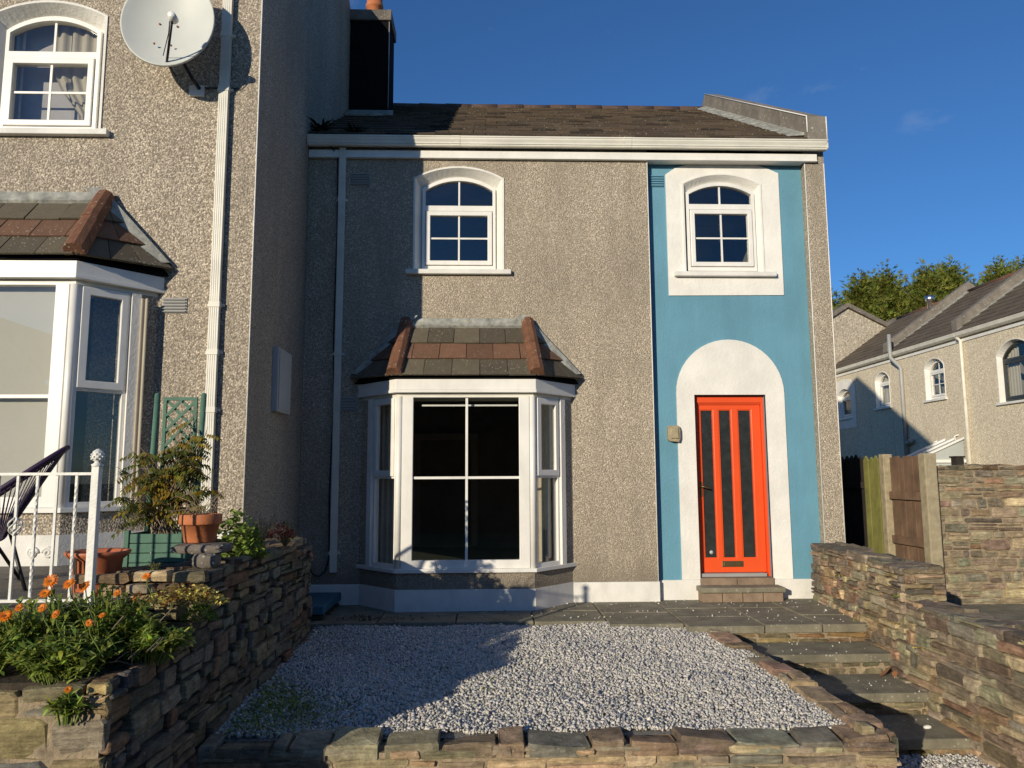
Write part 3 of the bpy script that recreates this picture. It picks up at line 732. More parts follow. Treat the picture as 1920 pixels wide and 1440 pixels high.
# parapet on the right gable with its bead and stepped flashing
b = MB()
zt = lambda y: 5.60+SL*(y+.085)
b.plate([(-.085, 5.31), (.25, 5.31), (3.87, 7.50), (3.87, 7.98), (-.085, 5.60)], [], 3.80, 4.03, U=(0, 1, 0), V=(0, 0, 1), N=(1, 0, 0))
b.plate([(3.871, 7.50), (7.75, 5.2), (7.75, 5.55), (3.871, 7.98)], [], 3.80, 4.03, U=(0, 1, 0), V=(0, 0, 1), N=(1, 0, 0))
b.build('parapet', 'capstone', H, bevel=.006)
b = MB(); b.tube([(3.797, -.088, 5.40), (3.797, -.088, 5.605), (3.797, 3.87, 7.983)], .008, 6); b.tube([(4.03, -.088, 5.31), (4.03, -.088, 5.60)], .007, 6); b.build('corner_bead', 'render_white', H)
b = MB()
for i in range(15):
    y0 = .02+i*.255; z0 = 5.30+SL*(y0+.075)
    b.hexa([(3.60, y0, z0+.045), (3.798, y0-.02, z0+.05), (3.798, y0+.27, z0+.22), (3.64, y0+.25, z0+.19), (3.60, y0, z0+.052), (3.798, y0-.02, z0+.085), (3.798, y0+.27, z0+.255), (3.64, y0+.25, z0+.197)])
b.build('flashing', 'lead', H)
# chimney
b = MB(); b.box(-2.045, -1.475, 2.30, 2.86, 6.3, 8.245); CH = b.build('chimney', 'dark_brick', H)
b = MB(); b.box(-2.075, -1.445, 2.265, 2.895, 8.25, 8.42); b.build('cap', 'concrete', CH, bevel=.01)
b = MB(); b.lathe([(.115, 8.415), (.115, 8.60), (.135, 8.61), (.135, 8.66), (.12, 8.67), (.12, 8.85), (.09, 8.86), (.085, 8.5)], (-1.745, 2.55, 0), 22); b.build('chimney_pot', 'pot', CH)
b = MB(); b.tube([(-1.478, 2.297, 6.85), (-1.478, 2.297, 8.24)], .007, 6); b.build('corner_bead', 'grey_pvc', CH)
b = MB(); b.slab([(-2.05, 1.95, 6.56), (-1.62, 1.95, 6.56), (-1.38, 2.12, 6.66), (-1.40, 2.30, 6.79), (-2.05, 2.30, 6.79)], (0, -.01, .03)); b.build('apron', 'lead', CH)

# =================================================================== LEFT HOUSE
L = thing('terraced_house', 'taller pebble-dashed house standing forward on a raised terrace behind white railings', 'house', (0, 0, 0))
gx = -2.072
lw = [(x-3.66, z+.735) for x, z in w1]
b = MB(); b.plate(rect(-9.5, gx, .40, 6.0), [lw, rect(-4.69, -3.43, 1.05, 3.10)], -1.92, -1.64); b.build('wall', 'dash_near', L)
b = MB()
b.plate([(-1.639, -.8), (6.0, -.8), (6.0, 6.25), (1.98, 8.66), (-1.95, 6.30), (-1.95, 6.02), (-1.639, 6.02)], [], gx-.26, gx, U=(0, 1, 0), V=(0, 0, 1), N=(1, 0, 0)); b.build('gable_wall', 'dash_near', L)
b = MB(); b.box(-9.5, gx-.261, 5.7, 6.0, .4, 6.0); b.box(-9.5, -9.2, -1.639, 5.69, .4, 6.0); b.build('back_wall', 'dash_near', L)
b = MB(); b.slab([(-9.5, -2.05, 6.0), (gx-.27, -2.05, 6.0), (gx-.27, 1.98, 8.40), (-9.5, 1.98, 8.40)], (0, 0, -.1)); b.slab([(-9.5, 6.1, 5.95), (gx-.27, 6.1, 5.95), (gx-.27, 1.99, 8.39), (-9.5, 1.99, 8.39)], (0, 0, -.1)); b.build('roof', 'concrete', L)
b = MB(); b.box(gx-.02, gx+.012, -1.935, -1.2, -.6, .72); b.box(-9.5, gx-.022, -1.938, -1.90, .6, .93); b.build('plinth', 'plinth', L, bevel=.006)
b = MB(); b.tube([(gx+.001, -1.923, .9), (gx+.001, -1.923, 6.0)], .006, 6); b.build('corner_bead', 'render_white', L)
WL, (lx0, lx1, lz0, lz1, ly) = arched_window(L, -3.66, -1.92, .735, -.83, .178, 3.73, 4.825, 4.955, tt=.37)
curtain_strip(WL, lx0-.02, lx0+.10, lz0, lz1, ly+.08, 'curtain', .015, 2)
curtain_strip(WL, lx1-.50, lx1+.04, lz0, lz1+.05, ly+.095, 'curtain', .02, 5, tie=(lx1+.02, lz0+.15))
b = MB(); b.box(lx0-.1, lx1+.1, ly+.155, ly+.158, lz0-.1, lz1+.1); b.build('net_curtain', 'net', WL)
bayL, gL = build_bay(L, -3.83, -1.92, .72, -.941, .495, .45, .45, blind=True)
curtain_strip(bayL, -2.98, -2.90, 1.15, 2.9, -2.05, 'curtain', .012, 2)
downpipe(L, -2.370, -1.92, .80, 6.0, w=.085, joints=(5.38, 4.86, 2.87, 2.45, 1.95))
vent(L, -2.838, -2.625, -1.92, 2.80, 2.935, 'grey_pvc')
b = MB(); b.box(gx-.01, gx+.055, -1.19, -.70, 2.005, 2.63); mb_ = b.build('meter_box', 'meter', L, bevel=.006)
b = MB(); b.box(gx+.056, gx+.064, -1.16, -.73, 2.03, 2.605); b.build('lid', 'meter', mb_, bevel=.004)

for sx_, dr_ in ((-3.52, 1), (-3.40, -1)):
    b = MB(); b.tube([(sx_+dr_*(.045-.007*k/4)*math.cos(k*.55), -2.412, .80+(.045-.007*k/4)*math.sin(k*.55)) for k in range(22)], .011, 8); b.build('scroll_relief', 'plinth', L)
# satellite dish on the left house
S = thing('satellite_dish', 'pale grey satellite dish on an arm bolted beside the upper arched window', 'satellite dish', (-2.62, -1.92, 4.85))
ax = Vector((.06, -.985, .12)).normalized(); c0 = Vector((-2.775, -2.17, 5.305))
b = MB()
R_ = .380; pr = [(R_*i/10, .10*(i/10)**2) for i in range(1, 11)]
prof = [(.001, 0)]+pr+[(R_+.012, .105), (R_+.012, .085), (R_, .08)]+[(R_*i/10, .10*(i/10)**2-.018) for i in range(9, 0, -1)]+[(.001, -.018)]
b.lathe(prof, c0, 48, axis=ax); b.v = [(x, y, c0.z+(z-c0.z)*1.15) for x, y, z in b.v]; b.build('reflector', 'dish', S)
low = c0+Vector((.02, -.02, -.40)); lnb = c0+ax*.40+Vector((.15, 0, -.19))
b = MB(); b.tube([low+Vector((.02, .05, -.03)), low+ax*.10, lnb+Vector((0, 0, -.02))], .011, 8); b.tube([lnb+Vector((-.02, 0, -.04)), lnb+Vector((-.045, .05, -.12)), low+ax*.12+Vector((-.035, .02, .06))], .004, 6); b.build('arm', 'black', S)
b = MB(); b.lathe([(.001, -.03), (.03, -.03), (.036, .01), (.036, .05), (.001, .055)], lnb, 14, axis=-ax); b.build('receiver', 'ledge', S)
b = MB(); b.box(-2.69, -2.56, -1.945, -1.915, 4.80, 4.90)
b.build('wall_plate', 'ledge', S, bevel=.003)
b = MB(); b.tube([(-2.60, -1.94, 4.87), (-2.62, -2.06, 4.90), (-2.70, -2.12, 5.05), c0-ax*.02], .017, 8); b.tube([(-2.55, -1.935, 4.88), (-2.25, -1.93, 4.88)], .006, 6); b.build('bracket', 'black', S)
b = MB()
for ux, uz in ((-.10, .03), (.05, .015), (-.10, -.22), (.04, -.23)):
    p = c0+Vector((1, .10, 0))*ux+Vector((0, .34, .93))*uz+ax*.012; b.lathe([(.001, .006), (.009, .006), (.009, -.004)], p, 8, axis=ax)
b.build('bolt', 'dead_leaf', S)

# cable down the main house
def cable(name, pts, r, mat, label):
    b = MB(); b.tube(pts, r, 6); return tag(b.build(name, mat), label, 'cable')
cable('cable', [(-1.95, -.16, 5.36), (-1.87, -.165, 5.31), (-1.80, -.06, 5.17), (-1.735, -.02, 5.08), (-1.722, -.012, 4.2), (-1.735, -.012, 3.0), (-1.715, -.012, 2.2), (-1.74, -.012, 1.2), (-1.725, -.014, .5), (-1.76, -.02, .36), (-1.83, -.02, .30), (-1.90, -.02, .33), (-1.93, -.02, .40)], .007, 'black', 'thin black cable hanging over the gutter beside the white downpipe')

# =================================================================== RIGHT: row of far houses (built facing -Y, then turned to face -X)
def far_house(name, label, y0, y1, wins, pipes=(), flue=False, cat='house', dark=False, zoff=0, gtop=True, surround=False):
    """y0<y1 world extents; local x = -world Y, local y = world X - 12"""
    R = thing(name, label, cat, (0, 0, 0), 'row of far houses behind the side gate')
    xa, xb = -y1+.004, -y0-.004
    holes = [arch(*w[:5]) for w in wins]
    b = MB(); b.plate(rect(xa, xb, -.7, 4.86), holes, 0, .25); b.box(xa, xa+.2, .251, 5.0, -.7, 4.8); b.box(xb-.2, xb, .251, 5.0, -.7, 4.8); b.box(xa, xb, 5.01, 5.2, -.7, 4.8); b.build('wall', 'dash_far', R)
    for w in wins:
        W, (px0, px1, pz0, pz1, py) = arched_window(R, 0, 0, 0, *w[:5], depth=.16, splay=(.03, .03, .05), frame=w[5], sillx=.08, tt=.30, muntin=w[6], lining=True)
        if w[7]: curtain_strip(W, px0, px0+(px1-px0)*w[7], pz0, pz1, py+.08, 'curtain', .02, 4)
    if surround:
        b = MB(); b.plate([(-17.05, 2.90), (-15.62, 2.90), (-15.62, 4.30), (-15.9, 4.50), (-16.4, 4.57), (-16.85, 4.50), (-17.05, 4.30)], [holes[0]], -.014, .02); b.build('window_surround', 'render_white', R)
    b = MB(); ft = lambda r, i: (lambda k: (.135*k, .105*k, .072*k))(rnd.uniform(.85, 1.15))
    roof_tiles_slab(b, (xa, -.14, 4.92), (xb, -.14, 4.92), (xb, 2.6, 6.84), (xa, 2.6, 6.84), 12, max(4, int((xb-xa)/.33)), ft, .02)
    b.build('roof', 'tile', R, usecol=True)
    b = MB(); b.slab([(xa, -.12, 4.89), (xb, -.12, 4.89), (xb, 2.6, 6.80), (xa, 2.6, 6.80)], (0, 0, -.06)); b.slab([(xa, 5.3, 4.9), (xb, 5.3, 4.9), (xb, 2.61, 6.80), (xa, 2.61, 6.80)], (0, 0, -.06)); b.build('roof_deck', 'concrete', R)
    b = MB(); b.tube([(xa, 2.6, 6.84), (xb, 2.6, 6.84)], .09, 8); b.build('ridge_tile', 'hip', R)
    b = MB(); b.slab([(xa, y, z) for y, z in ((-.02, 4.80), (-.10, 4.80), (-.15, 4.84), (-.17, 4.93), (-.15, 4.93), (-.12, 4.86), (-.02, 4.86))], (xb-xa, 0, 0)); b.build('gutter', 'upvc_old', R)
    b = MB(); b.box(xa, xb, -.03, -.002, 4.69, 4.76); b.build('fascia', 'upvc', R)
    # raised party wall at the near end, with lead along its foot
    if gtop:
        b = MB(); b.plate([(-.05, 4.97), (2.6, 6.78), (2.6, 7.18), (-.05, 5.28)], [], xb-.22, xb, U=(0, 1, 0), V=(0, 0, 1), N=(1, 0, 0)); b.plate([(2.601, 6.78), (5.2, 4.98), (5.2, 5.28), (2.601, 7.18)], [], xb-.22, xb, U=(0, 1, 0), V=(0, 0, 1), N=(1, 0, 0)); b.build('parapet', 'capstone', R)
        b = MB(); b.slab([(xb+.002, -.06, 4.985), (xb+.10, -.06, 4.95), (xb+.10, 2.6, 6.865), (xb+.002, 2.6, 6.90)], (0, -.01, .03)); b.build('flashing', 'lead', R)
    for p in pipes:
        b = MB(); b.tube(p[0], p[1], 10); b.build(p[3], p[2], R)
    if flue:
        b = MB(); b.lathe([(.09, 6.55), (.09, 6.98), (.14, 7.0), (.14, 7.18), (.001, 7.20)], (-15.3, 2.5, 0), 16); b.build('flue', 'steel', R)
    R.location = (12, 0, 0); R.rotation_euler = (0, 0, -math.pi/2)
    return R
far_house('terraced_house', 'far pale rendered house with a steel flue on its ridge and two narrow arched windows', 13.43, 17.4,
          [(-16.85, -15.95, 3.25, 4.05, 4.23, 'upvc', False, .95), (-14.32, -13.52, 3.39, 4.24, 4.46, 'upvc', False, .95)], flue=True, surround=True)
A_pipe = [(-12.72, -.07, 1.0), (-12.72, -.07, 4.40), (-12.74, -.08, 4.46), (-12.95, -.22, 4.75), (-12.97, -.22, 4.83), (-12.97, -.22, 5.45)]
far_house('terraced_house', 'far pale rendered house with a grey soil pipe and a white tilted arched window', 10.03, 13.42,
          [(-11.66, -10.80, 3.37, 4.24, 4.46, 'upvc', True, 0)],
          pipes=[(A_pipe, .055, 'grey_pvc', 'soil_pipe'), ([(-12.72, -.07, 2.22), (-12.35, -.12, 2.32)], .065, 'grey_pvc', 'pipe_branch'),
                 ([(-14.2+2.0, -.05, 1.92), (-10.3, -.05, 2.13)], .025, 'pot', 'waste_pipe'), ([(-11.35, -.05, 2.02), (-11.35, -.08, 2.22), (-11.28, -.02, 2.25)], .022, 'upvc', 'overflow_pipe'), ([(-10.42, -.05, 2.14), (-10.42, -.08, 2.34), (-10.34, -.02, 2.37)], .022, 'upvc', 'overflow_pipe')])
far_house('terraced_house', 'far pale rendered house with a dark grey framed arched window and a white downpipe', 3.0, 10.02,
          [(-8.72, -7.55, 3.02, 4.12, 4.42, 'dark_frame', False, .35)],
          pipes=[([(-9.93, -.06, .2), (-9.93, -.06, 4.72), (-10.0, -.12, 4.80)], .045, 'upvc_old', 'downpipe')], gtop=False)
# flat white surround on the first far window, as in the photo
# house standing end-on beyond the row, and another roof peak beyond it
def gable_house(label, y, ax_, az, hl, hr, depth, eave_l, eave_r, mat):
    R = thing('end_house', label, 'house', (ax_, y, 0))
    b = MB(); b.plate([(ax_-hl, -.7), (ax_+hr, -.7), (ax_+hr, eave_r), (ax_, az), (ax_-hl, eave_l)], [], y, y+.3); b.box(ax_-hl, ax_-hl+.2, y+.301, y+depth, -.7, eave_l-.1); b.box(ax_+hr-.2, ax_+hr, y+.301, y+depth, -.7, eave_r-.1); b.build('gable_wall', mat, R)
    b = MB()
    b.slab([(ax_, y-.12, az+.02), (ax_+hr+.25, y-.12, eave_r-.12), (ax_+hr+.25, y+depth, eave_r-.12), (ax_, y+depth, az+.02)], (0, 0, .16))
    b.slab([(ax_, y-.12, az+.02), (ax_-hl-.25, y-.12, eave_l-.12), (ax_-hl-.25, y+depth, eave_l-.12), (ax_, y+depth, az+.02)], (0, 0, .16)); b.build('roof', 'concrete', R)
    return R
gable_house('grey rendered house seen end-on with a shallow gable beyond the far row', 17.6, 12.86, 7.28, 2.6, 1.75, 7, 5.65, 6.38, 'dash_grey')
gable_house('dark roof peak of a house just showing right of the grey gable', 24.5, 18.35, 8.20, 2.0, 2.0, 6, 7.0, 7.0, 'dash_grey')

gable_house('house across the road, mirrored as a grey gable in the left bay pane', -30, -22.2, 8.5, 3.2, 3.0, -8, 5.3, 5.3, 'dash_grey')

# conservatory leaning on the far row
Cn = thing('conservatory', 'white lean-to conservatory roof peeping over the stone wall', 'conservatory', (11.2, 11, -.6))
b = MB(); b.slab([(11.94, 10.12, 2.22), (10.85, 10.12, 1.74), (10.85, 10.9, 1.74), (11.94, 10.9, 2.22)], (0, 0, .02)); b.build('roof', 'polycarb', Cn)
b = MB()
for y in (10.08, 10.48, 10.86): b.slab([(11.94, y, 2.25), (10.8, y, 1.755), (10.8, y+.07, 1.755), (11.94, y+.07, 2.25)], (0, 0, .05))
b.build('rafter', 'ledge', Cn)
b = MB(); b.box(10.74, 10.85, 10.05, 10.98, 1.62, 1.75); b.box(10.851, 11.94, 10.06, 10.12, 1.66, 1.74); b.box(10.851, 11.94, 10.06, 10.12, 1.45, 1.58); b.build('eaves_beam', 'ledge', Cn)
b = MB(); b.slab([(10.86, 10.115, 1.745), (11.94, 10.115, 1.745), (11.94, 10.115, 2.21)], (0, .012, 0)); b.slab([(10.86, 10.115, 1.582), (11.94, 10.115, 1.582), (11.94, 10.115, 1.657), (10.86, 10.115, 1.657)], (0, .012, 0)); b.build('end_panel', 'polycarb', Cn)
b = MB()
for x, y in ((10.76, 10.06), (10.76, 10.88), (11.85, 10.06)): b.box(x, x+.08, y+.002, y+.08, -.6, 1.60)
b.build('post', 'ledge', Cn)
P_ = MB(); P_.box(8.50, 8.64, 5.0, 5.16, -.6, 1.67); P_.box(8.48, 8.66, 4.98, 5.18, 1.671, 1.70); tag(P_.build('wooden_post', 'wood_dark'), 'dark square post top showing over the stone wall beside the far downpipe', 'post')

# =================================================================== STONE WALLS
PAL = [((.20, .165, .105), 5), ((.17, .150, .115), 5), ((.115, .098, .085), 4), ((.10, .10, .10), 3), ((.235, .155, .075), 3), ((.20, .105, .055), 2), ((.135, .085, .068), 3), ((.15, .165, .135), 3), ((.30, .235, .13), 2), ((.085, .078, .075), 2)]
PAL = [(tuple((sum(c)/3)*g_*.62+x*.38 for x, g_ in zip(c, (1.16, 1.0, .80))), w) for c, w in PAL]
PALW = [c for c, w in PAL for _ in range(w)]
def stones(mb, O, U, V, N, L, top, bot=0.0, course=(.05, .12), lens=(.10, .36), gap=.012, prot=(.0, .028), seed=1, pal=PALW, bright=1.0, tilt=0.0, irregular=.25):
    """irregular rubble laid in wandering courses on the plane O + u U + v V, bulging along N"""
    r = random.Random(seed); O, U, V, N = Vector(O), Vector(U).normalized(), Vector(V).normalized(), Vector(N).normalized()
    ln = lambda u, ci: .018*smooth1(u*2.2, seed+ci*1.3)
    v = bot; ci = 0
    topmax = max(top(L*i/20) for i in range(21))
    while v < topmax-.015:
        h = r.uniform(*course)
        if v+h > topmax-.03: h = topmax-v
        u = -r.uniform(0, .08)
        while u < L-.012:
            w = r.uniform(*lens)*(1.0 if h > .07 else 1.25)
            if r.random() < .12: w *= .5
            a, b_ = max(0, u), min(L, u+w)
            u += w
            if b_-a < .03: continue
            um = (a+b_)/2; tl = top(um)
            vb = v+(ln(um, ci) if ci else 0); vt = v+h+ln(um, ci+1)
            vt = min(vt, tl)
            if vt-vb < .02: continue
            if r.random() < irregular and vt-vb > .06:       # split into two thin stones
                k = r.uniform(.35, .65); spans = [(vb, vb+(vt-vb)*k), (vb+(vt-vb)*k, vt)]
            else: spans = [(vb, vt)]
            for (s0, s1) in spans:
                g = gap*r.uniform(.5, 1.1)
                x0, x1, z0, z1 = a+g/2, b_-g/2, s0+g/2, s1-g/2
                if x1-x0 < .02 or z1-z0 < .012: continue
                jx, jz = min(.022, (x1-x0)*.08), min(.012, (z1-z0)*.13)
                J = lambda m_: r.uniform(-m_, m_)
                cx_, cz_ = min(.018, (x1-x0)*.10), min(.016, (z1-z0)*.18)
                rim = [(x0+cx_+J(jx), z0+J(jz)*.6), ((x0+x1)/2+J(jx), z0+J(jz)*.8), (x1-cx_+J(jx), z0+J(jz)*.6), (x1-J(jx)*.4-.003, z0+cz_+J(jz)), (x1-J(jx)*.4-.003, z1-cz_+J(jz)),
                       (x1-cx_+J(jx), z1+J(jz)*.6), ((x0+x1)/2+J(jx), z1+J(jz)*.8), (x0+cx_+J(jx), z1+J(jz)*.6), (x0+J(jx)*.4+.003, z1-cz_+J(jz)), (x0+J(jx)*.4+.003, z0+cz_+J(jz))]
                p = r.uniform(*prot); n = len(rim); ins = min(.010, .14*(z1-z0), .12*(x1-x0))
                mx_, mz_ = (x0+x1)/2, (z0+z1)/2
                def P3(q, d, k=0.0):
                    dx, dz = mx_-q[0], mz_-q[1]; l = math.hypot(dx, dz)+1e-6; k = min(k, l*.7)
                    return O+U*(q[0]+dx/l*k)+V*(q[1]+dz/l*k)+N*d
                sx, sz = J(.10), J(.16)
                vs = [P3(q, -.035) for q in rim]+[P3(q, p-.012+J(.003)) for q in rim]
                vs += [P3(q, p+(q[0]-mx_)*sx+(q[1]-mz_)*sz+J(.003), ins) for q in rim]
                vs.append(O+U*(mx_+J(jx))+V*(mz_+J(jz))+N*(p+J(.006)+.003))
                fs = []
                for i in range(n):
                    j = (i+1) % n
                    fs += [(i, j, j+n, i+n), (i+n, j+n, j+2*n, i+2*n), (i+2*n, j+2*n, 3*n)]
                c = r.choice(pal); k = r.uniform(.72, 1.25)*bright
                cc = tuple(x*k*r.uniform(.93, 1.07)*w_ for x, w_ in zip(c, (1.07, 1.0, .86)))
                mb.add(vs, fs, cc)
        v += h; ci += 1

# ---- planter wall on the left (holds up the neighbour's terrace)
PW = thing('planter_wall', 'dark rubble stone retaining wall with a stepped top full of plants, left of the gravel', 'stone wall', (-1.6, -5.1, -.75))
st = MB()
def ptop(u):   # along +Y from the near corner (Y=-5.12)
    y = -5.12+u
    if y < -4.02: return 1.27+.055*(u/1.1)+.02*smooth1(u*5, 1)
    return 1.60-.05*max(0, (y+3.0))+.025*smooth1(u*4, 2)
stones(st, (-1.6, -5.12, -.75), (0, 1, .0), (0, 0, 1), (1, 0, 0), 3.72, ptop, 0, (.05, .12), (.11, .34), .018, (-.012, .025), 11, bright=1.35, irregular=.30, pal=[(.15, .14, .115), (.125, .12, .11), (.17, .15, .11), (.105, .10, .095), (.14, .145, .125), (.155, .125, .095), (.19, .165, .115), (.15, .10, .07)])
stones(st, (-4.8, -5.12, -.75), (1, 0, 0), (0, 0, 1), (0, -1, 0), 3.21, lambda u: 1.25+.03*smooth1(u*3, 4), 0, (.09, .17), (.16, .44), .014, (.003, .014), 12, bright=1.9, pal=[(.20, .165, .105), (.17, .150, .115), (.135, .125, .115), (.12, .125, .13), (.235, .185, .10)])
stones(st, (-2.35, -4.03, .45), (1, 0, 0), (0, 0, 1), (0, -1, 0), .76, lambda u: (.40 if u > .15 else .28)+.012*smooth1(u*9, 2), 0, (.06, .11), (.14, .42), .016, (-.01, .05), 13, bright=1.9, irregular=.1)
stones(st, (-1.95, -1.40, -.4), (1, 0, 0), (0, 0, 1), (0, 1, 0), .35, lambda u: 1.14, 0, (.07, .13), (.1, .3), .02, (-.01, .02), 14, bright=.8)
st.build('stonework', 'stone_dark', PW, usecol=True)
b = MB(); b.box(-4.8, -1.63, -5.09, -4.0, -.75, .47); b.box(-2.34, -1.63, -3.99, -1.43, -.75, .78); b.build('core', 'mortar_dark', PW)
b = MB(); b.box(-4.8, -1.625, -5.119, -5.091, -.75, .46); b.build('pointing', 'mortar', PW)
st = MB()
stones(st, (-2.3, -3.95, .80), (0, 1, 0), (1, 0, 0), (0, 0, 1), 2.5, lambda u: .68, 0, (.12, .26), (.18, .4), .02, (.01, .05), 15, bright=1.6)
stones(st, (-1.86, -5.10, .485), (0, 1, 0), (1, 0, 0), (0, 0, 1), 1.08, lambda u: .25, 0, (.12, .2), (.15, .33), .02, (.01, .05), 16, bright=.9)
st.build('coping', 'stone_dark', PW, usecol=True)
b = MB(); b.box(-4.7, -1.86, -5.05, -4.05, .44, .50); b.build('soil_bed', 'soil', PW)

# ---- low front wall of the gravel garden with its edging beside the steps
FWL = thing('garden_wall', 'low front garden wall of brown and grey rubble holding the gravel', 'stone wall', (.4, -4.05, -.75))
st = MB()
ftop = lambda u: .625+.025*smooth1(u*3.1, 5)+.02*smooth1(u*9.0, 3)
stones(st, (-1.62, -4.08, -.75), (1, 0, 0), (0, 0, 1), (0, -1, 0), 3.94, ftop, 0, (.055, .11), (.12, .36), .018, (.0, .014), 21, bright=2.0, irregular=.3)
stones(st, (2.33, -4.08, -.75), (-.058, 1, 0), (0, 0, 1), (1, .058, 0), 2.64, lambda u: .61+.025*u+.03*smooth1(u*4, 7), 0, (.07, .14), (.12, .3), .02, (-.005, .03), 22, bright=2.0)
st.build('stonework', 'stone', FWL, usecol=True)
b = MB(); b.box(-1.6, 2.31, -4.072, -3.86, -.75, -.145); b.hexa([(2.13, -3.85, -.75), (2.305, -3.855, -.75), (2.16, -1.45, -.75), (2.03, -1.45, -.75), (2.13, -3.85, -.15), (2.305, -3.855, -.15), (2.16, -1.45, -.09), (2.03, -1.45, -.09)]); b.build('core', 'mortar', FWL)
st = MB()
stones(st, (-1.6, -4.09, -.145), (1, 0, 0), (0, 1, 0), (0, 0, 1), 3.93, lambda u: .25, 0, (.10, .25), (.12, .38), .02, (.015, .06), 23, bright=1.5, irregular=.1, pal=[(.15, .13, .105), (.12, .11, .10), (.18, .155, .12), (.145, .145, .12), (.15, .115, .09)])
stones(st, (2.34, -4.05, -.145), (-.060, 1, .024), (-1, 0, 0), (0, 0, 1), 2.62, lambda u: .21, 0, (.11, .21), (.12, .36), .02, (.03, .09), 24, bright=1.7, pal=[(.17, .135, .10), (.165, .12, .085), (.20, .165, .12), (.145, .12, .09), (.155, .115, .085)])
st.build('coping', 'stone', FWL, usecol=True)

# ---- wall climbing beside the steps
RW = thing('garden_wall', 'stepped rubble stone wall running down beside the garden steps', 'stone wall', (3.6, -2.2, -.75))
st = MB()
def wallx(y): return 3.62+.082*y if y > -2.2 else 3.44+.012*(y+2.2)
U1 = Vector((-.082, -1, 0)).normalized()
stones(st, (3.625, .02, -.75), U1, (0, 0, 1), (-1, .08, 0), 2.22, lambda u: 1.365-.02*u+.012*smooth1(u*5, 1), 0, (.05, .10), (.11, .30), .016, (-.004, .028), 31, bright=1.8)
stones(st, (3.443, -2.2, -.75), (-.012, -1, 0), (0, 0, 1), (-1, 0, 0), 3.4, lambda u: 1.09-.012*u+.012*smooth1(u*4, 2), 0, (.05, .12), (.14, .42), .014, (-.004, .024), 32, bright=1.9)
stones(st, (3.45, -2.21, .33), (1, 0, 0), (0, 0, 1), (0, -1, 0), .34, lambda u: .27, 0, (.04, .075), (.10, .28), .012, (.0, .022), 33, bright=1.7)
st.build('stonework', 'stone', RW, usecol=True)
b = MB(); b.hexa([(3.645, .02, -.75), (3.99, .02, -.75), (3.80, -2.19, -.75), (3.465, -2.19, -.75), (3.645, .02, .60), (3.99, .02, .60), (3.80, -2.19, .575), (3.465, -2.19, .575)])
b.hexa([(3.465, -2.195, -.75), (3.80, -2.195, -.75), (3.76, -5.6, -.75), (3.425, -5.6, -.75), (3.465, -2.195, .325), (3.80, -2.195, .325), (3.76, -5.6, .29), (3.425, -5.6, .29)]); b.build('core', 'mortar', RW)
st = MB()
CP = [(.125, .11, .095), (.10, .09, .08), (.15, .13, .105), (.12, .115, .10)]
stones(st, (3.615, .03, .588), U1, (1, -.08, 0), (0, 0, 1), 2.22, lambda u: .37, 0, (.16, .36), (.22, .5), .012, (.005, .04), 34, bright=1.5, pal=CP, irregular=0)
stones(st, (3.43, -2.21, .318), (-.012, -1, -.01), (1, 0, 0), (0, 0, 1), 3.38, lambda u: .36, 0, (.10, .30), (.22, .6), .012, (.0, .035), 35, bright=1.4, pal=CP, irregular=0)
st.build('coping', 'stone', RW, usecol=True)

# ---- tall boundary wall to the right of the gate
TW = thing('boundary_wall', 'tall coursed rubble wall with sandy joints right of the gate post', 'stone wall', (6.3, -.15, -.75))
st = MB()
stones(st, (4.87, -.30, -.6), (1, 0, 0), (0, 0, 1), (0, -1, 0), 4.4, lambda u: 2.06+.008*smooth1(u*7, 2), 0, (.055, .12), (.10, .36), .022, (-.004, .014), 41, bright=1.7, irregular=.25)
st.build('stonework', 'stone', TW, usecol=True)
b = MB(); b.box(4.86, 9.3, -.290, .0, -.6, 1.465); b.build('core', 'mortar', TW)
st = MB(); stones(st, (4.87, -.31, 1.455), (1, 0, 0), (0, 1, 0), (0, 0, 1), 4.4, lambda u: .32, 0, (.14, .32), (.12, .3), .012, (.0, .025), 42, pal=[(.16, .11, .08), (.13, .115, .09)]); st.build('coping', 'stone', TW, usecol=True)

# ---- steps
SP = thing('garden_steps', 'four weathered concrete steps going up between the gravel and the rubble wall', 'steps', (2.9, -2.3, -.7))
for i, (y0, y1, z, xa, xb) in enumerate(((-1.87, -1.37, -.158, 2.20, 3.60), (-2.44, -1.85, -.325, 2.24, 3.56), (-2.98, -2.42, -.49, 2.27, 3.54))):
    b = MB(); b.box(xa, xb-.08, y0, y1, z-.075, z); b.build('tread', 'slab', SP, bevel=.012)
    b = MB(); st_ = MB(); stones(st_, (xa, y0+.04, z-.19), (1, 0, 0), (0, 0, 1), (0, -1, 0), xb-xa-.1, lambda u: .115, 0, (.05, .1), (.12, .3), .012, (-.004, .008), 50+i, bright=1.0, pal=[(.19, .165, .11), (.22, .185, .12), (.15, .14, .10)]); st_.build('riser', 'stone', SP, usecol=True)
    b = MB(); b.box(xa, xb-.02, y0+.045, y1, z-.4, z-.076); b.build('core', 'mortar', SP)
st_ = MB(); stones(st_, (2.2, -1.375, -.17), (1, 0, 0), (0, 0, 1), (0, -1, 0), 1.36, lambda u: .098, 0, (.05, .1), (.12, .34), .012, (-.004, .008), 57, bright=1.0, pal=[(.20, .15, .09), (.23, .15, .08), (.15, .13, .09)]); st_.build('riser', 'stone', SP, usecol=True)
b = MB(); b.box(2.2, 3.64, -1.365, .08, -.6, -.077); b.build('core', 'mortar', SP)

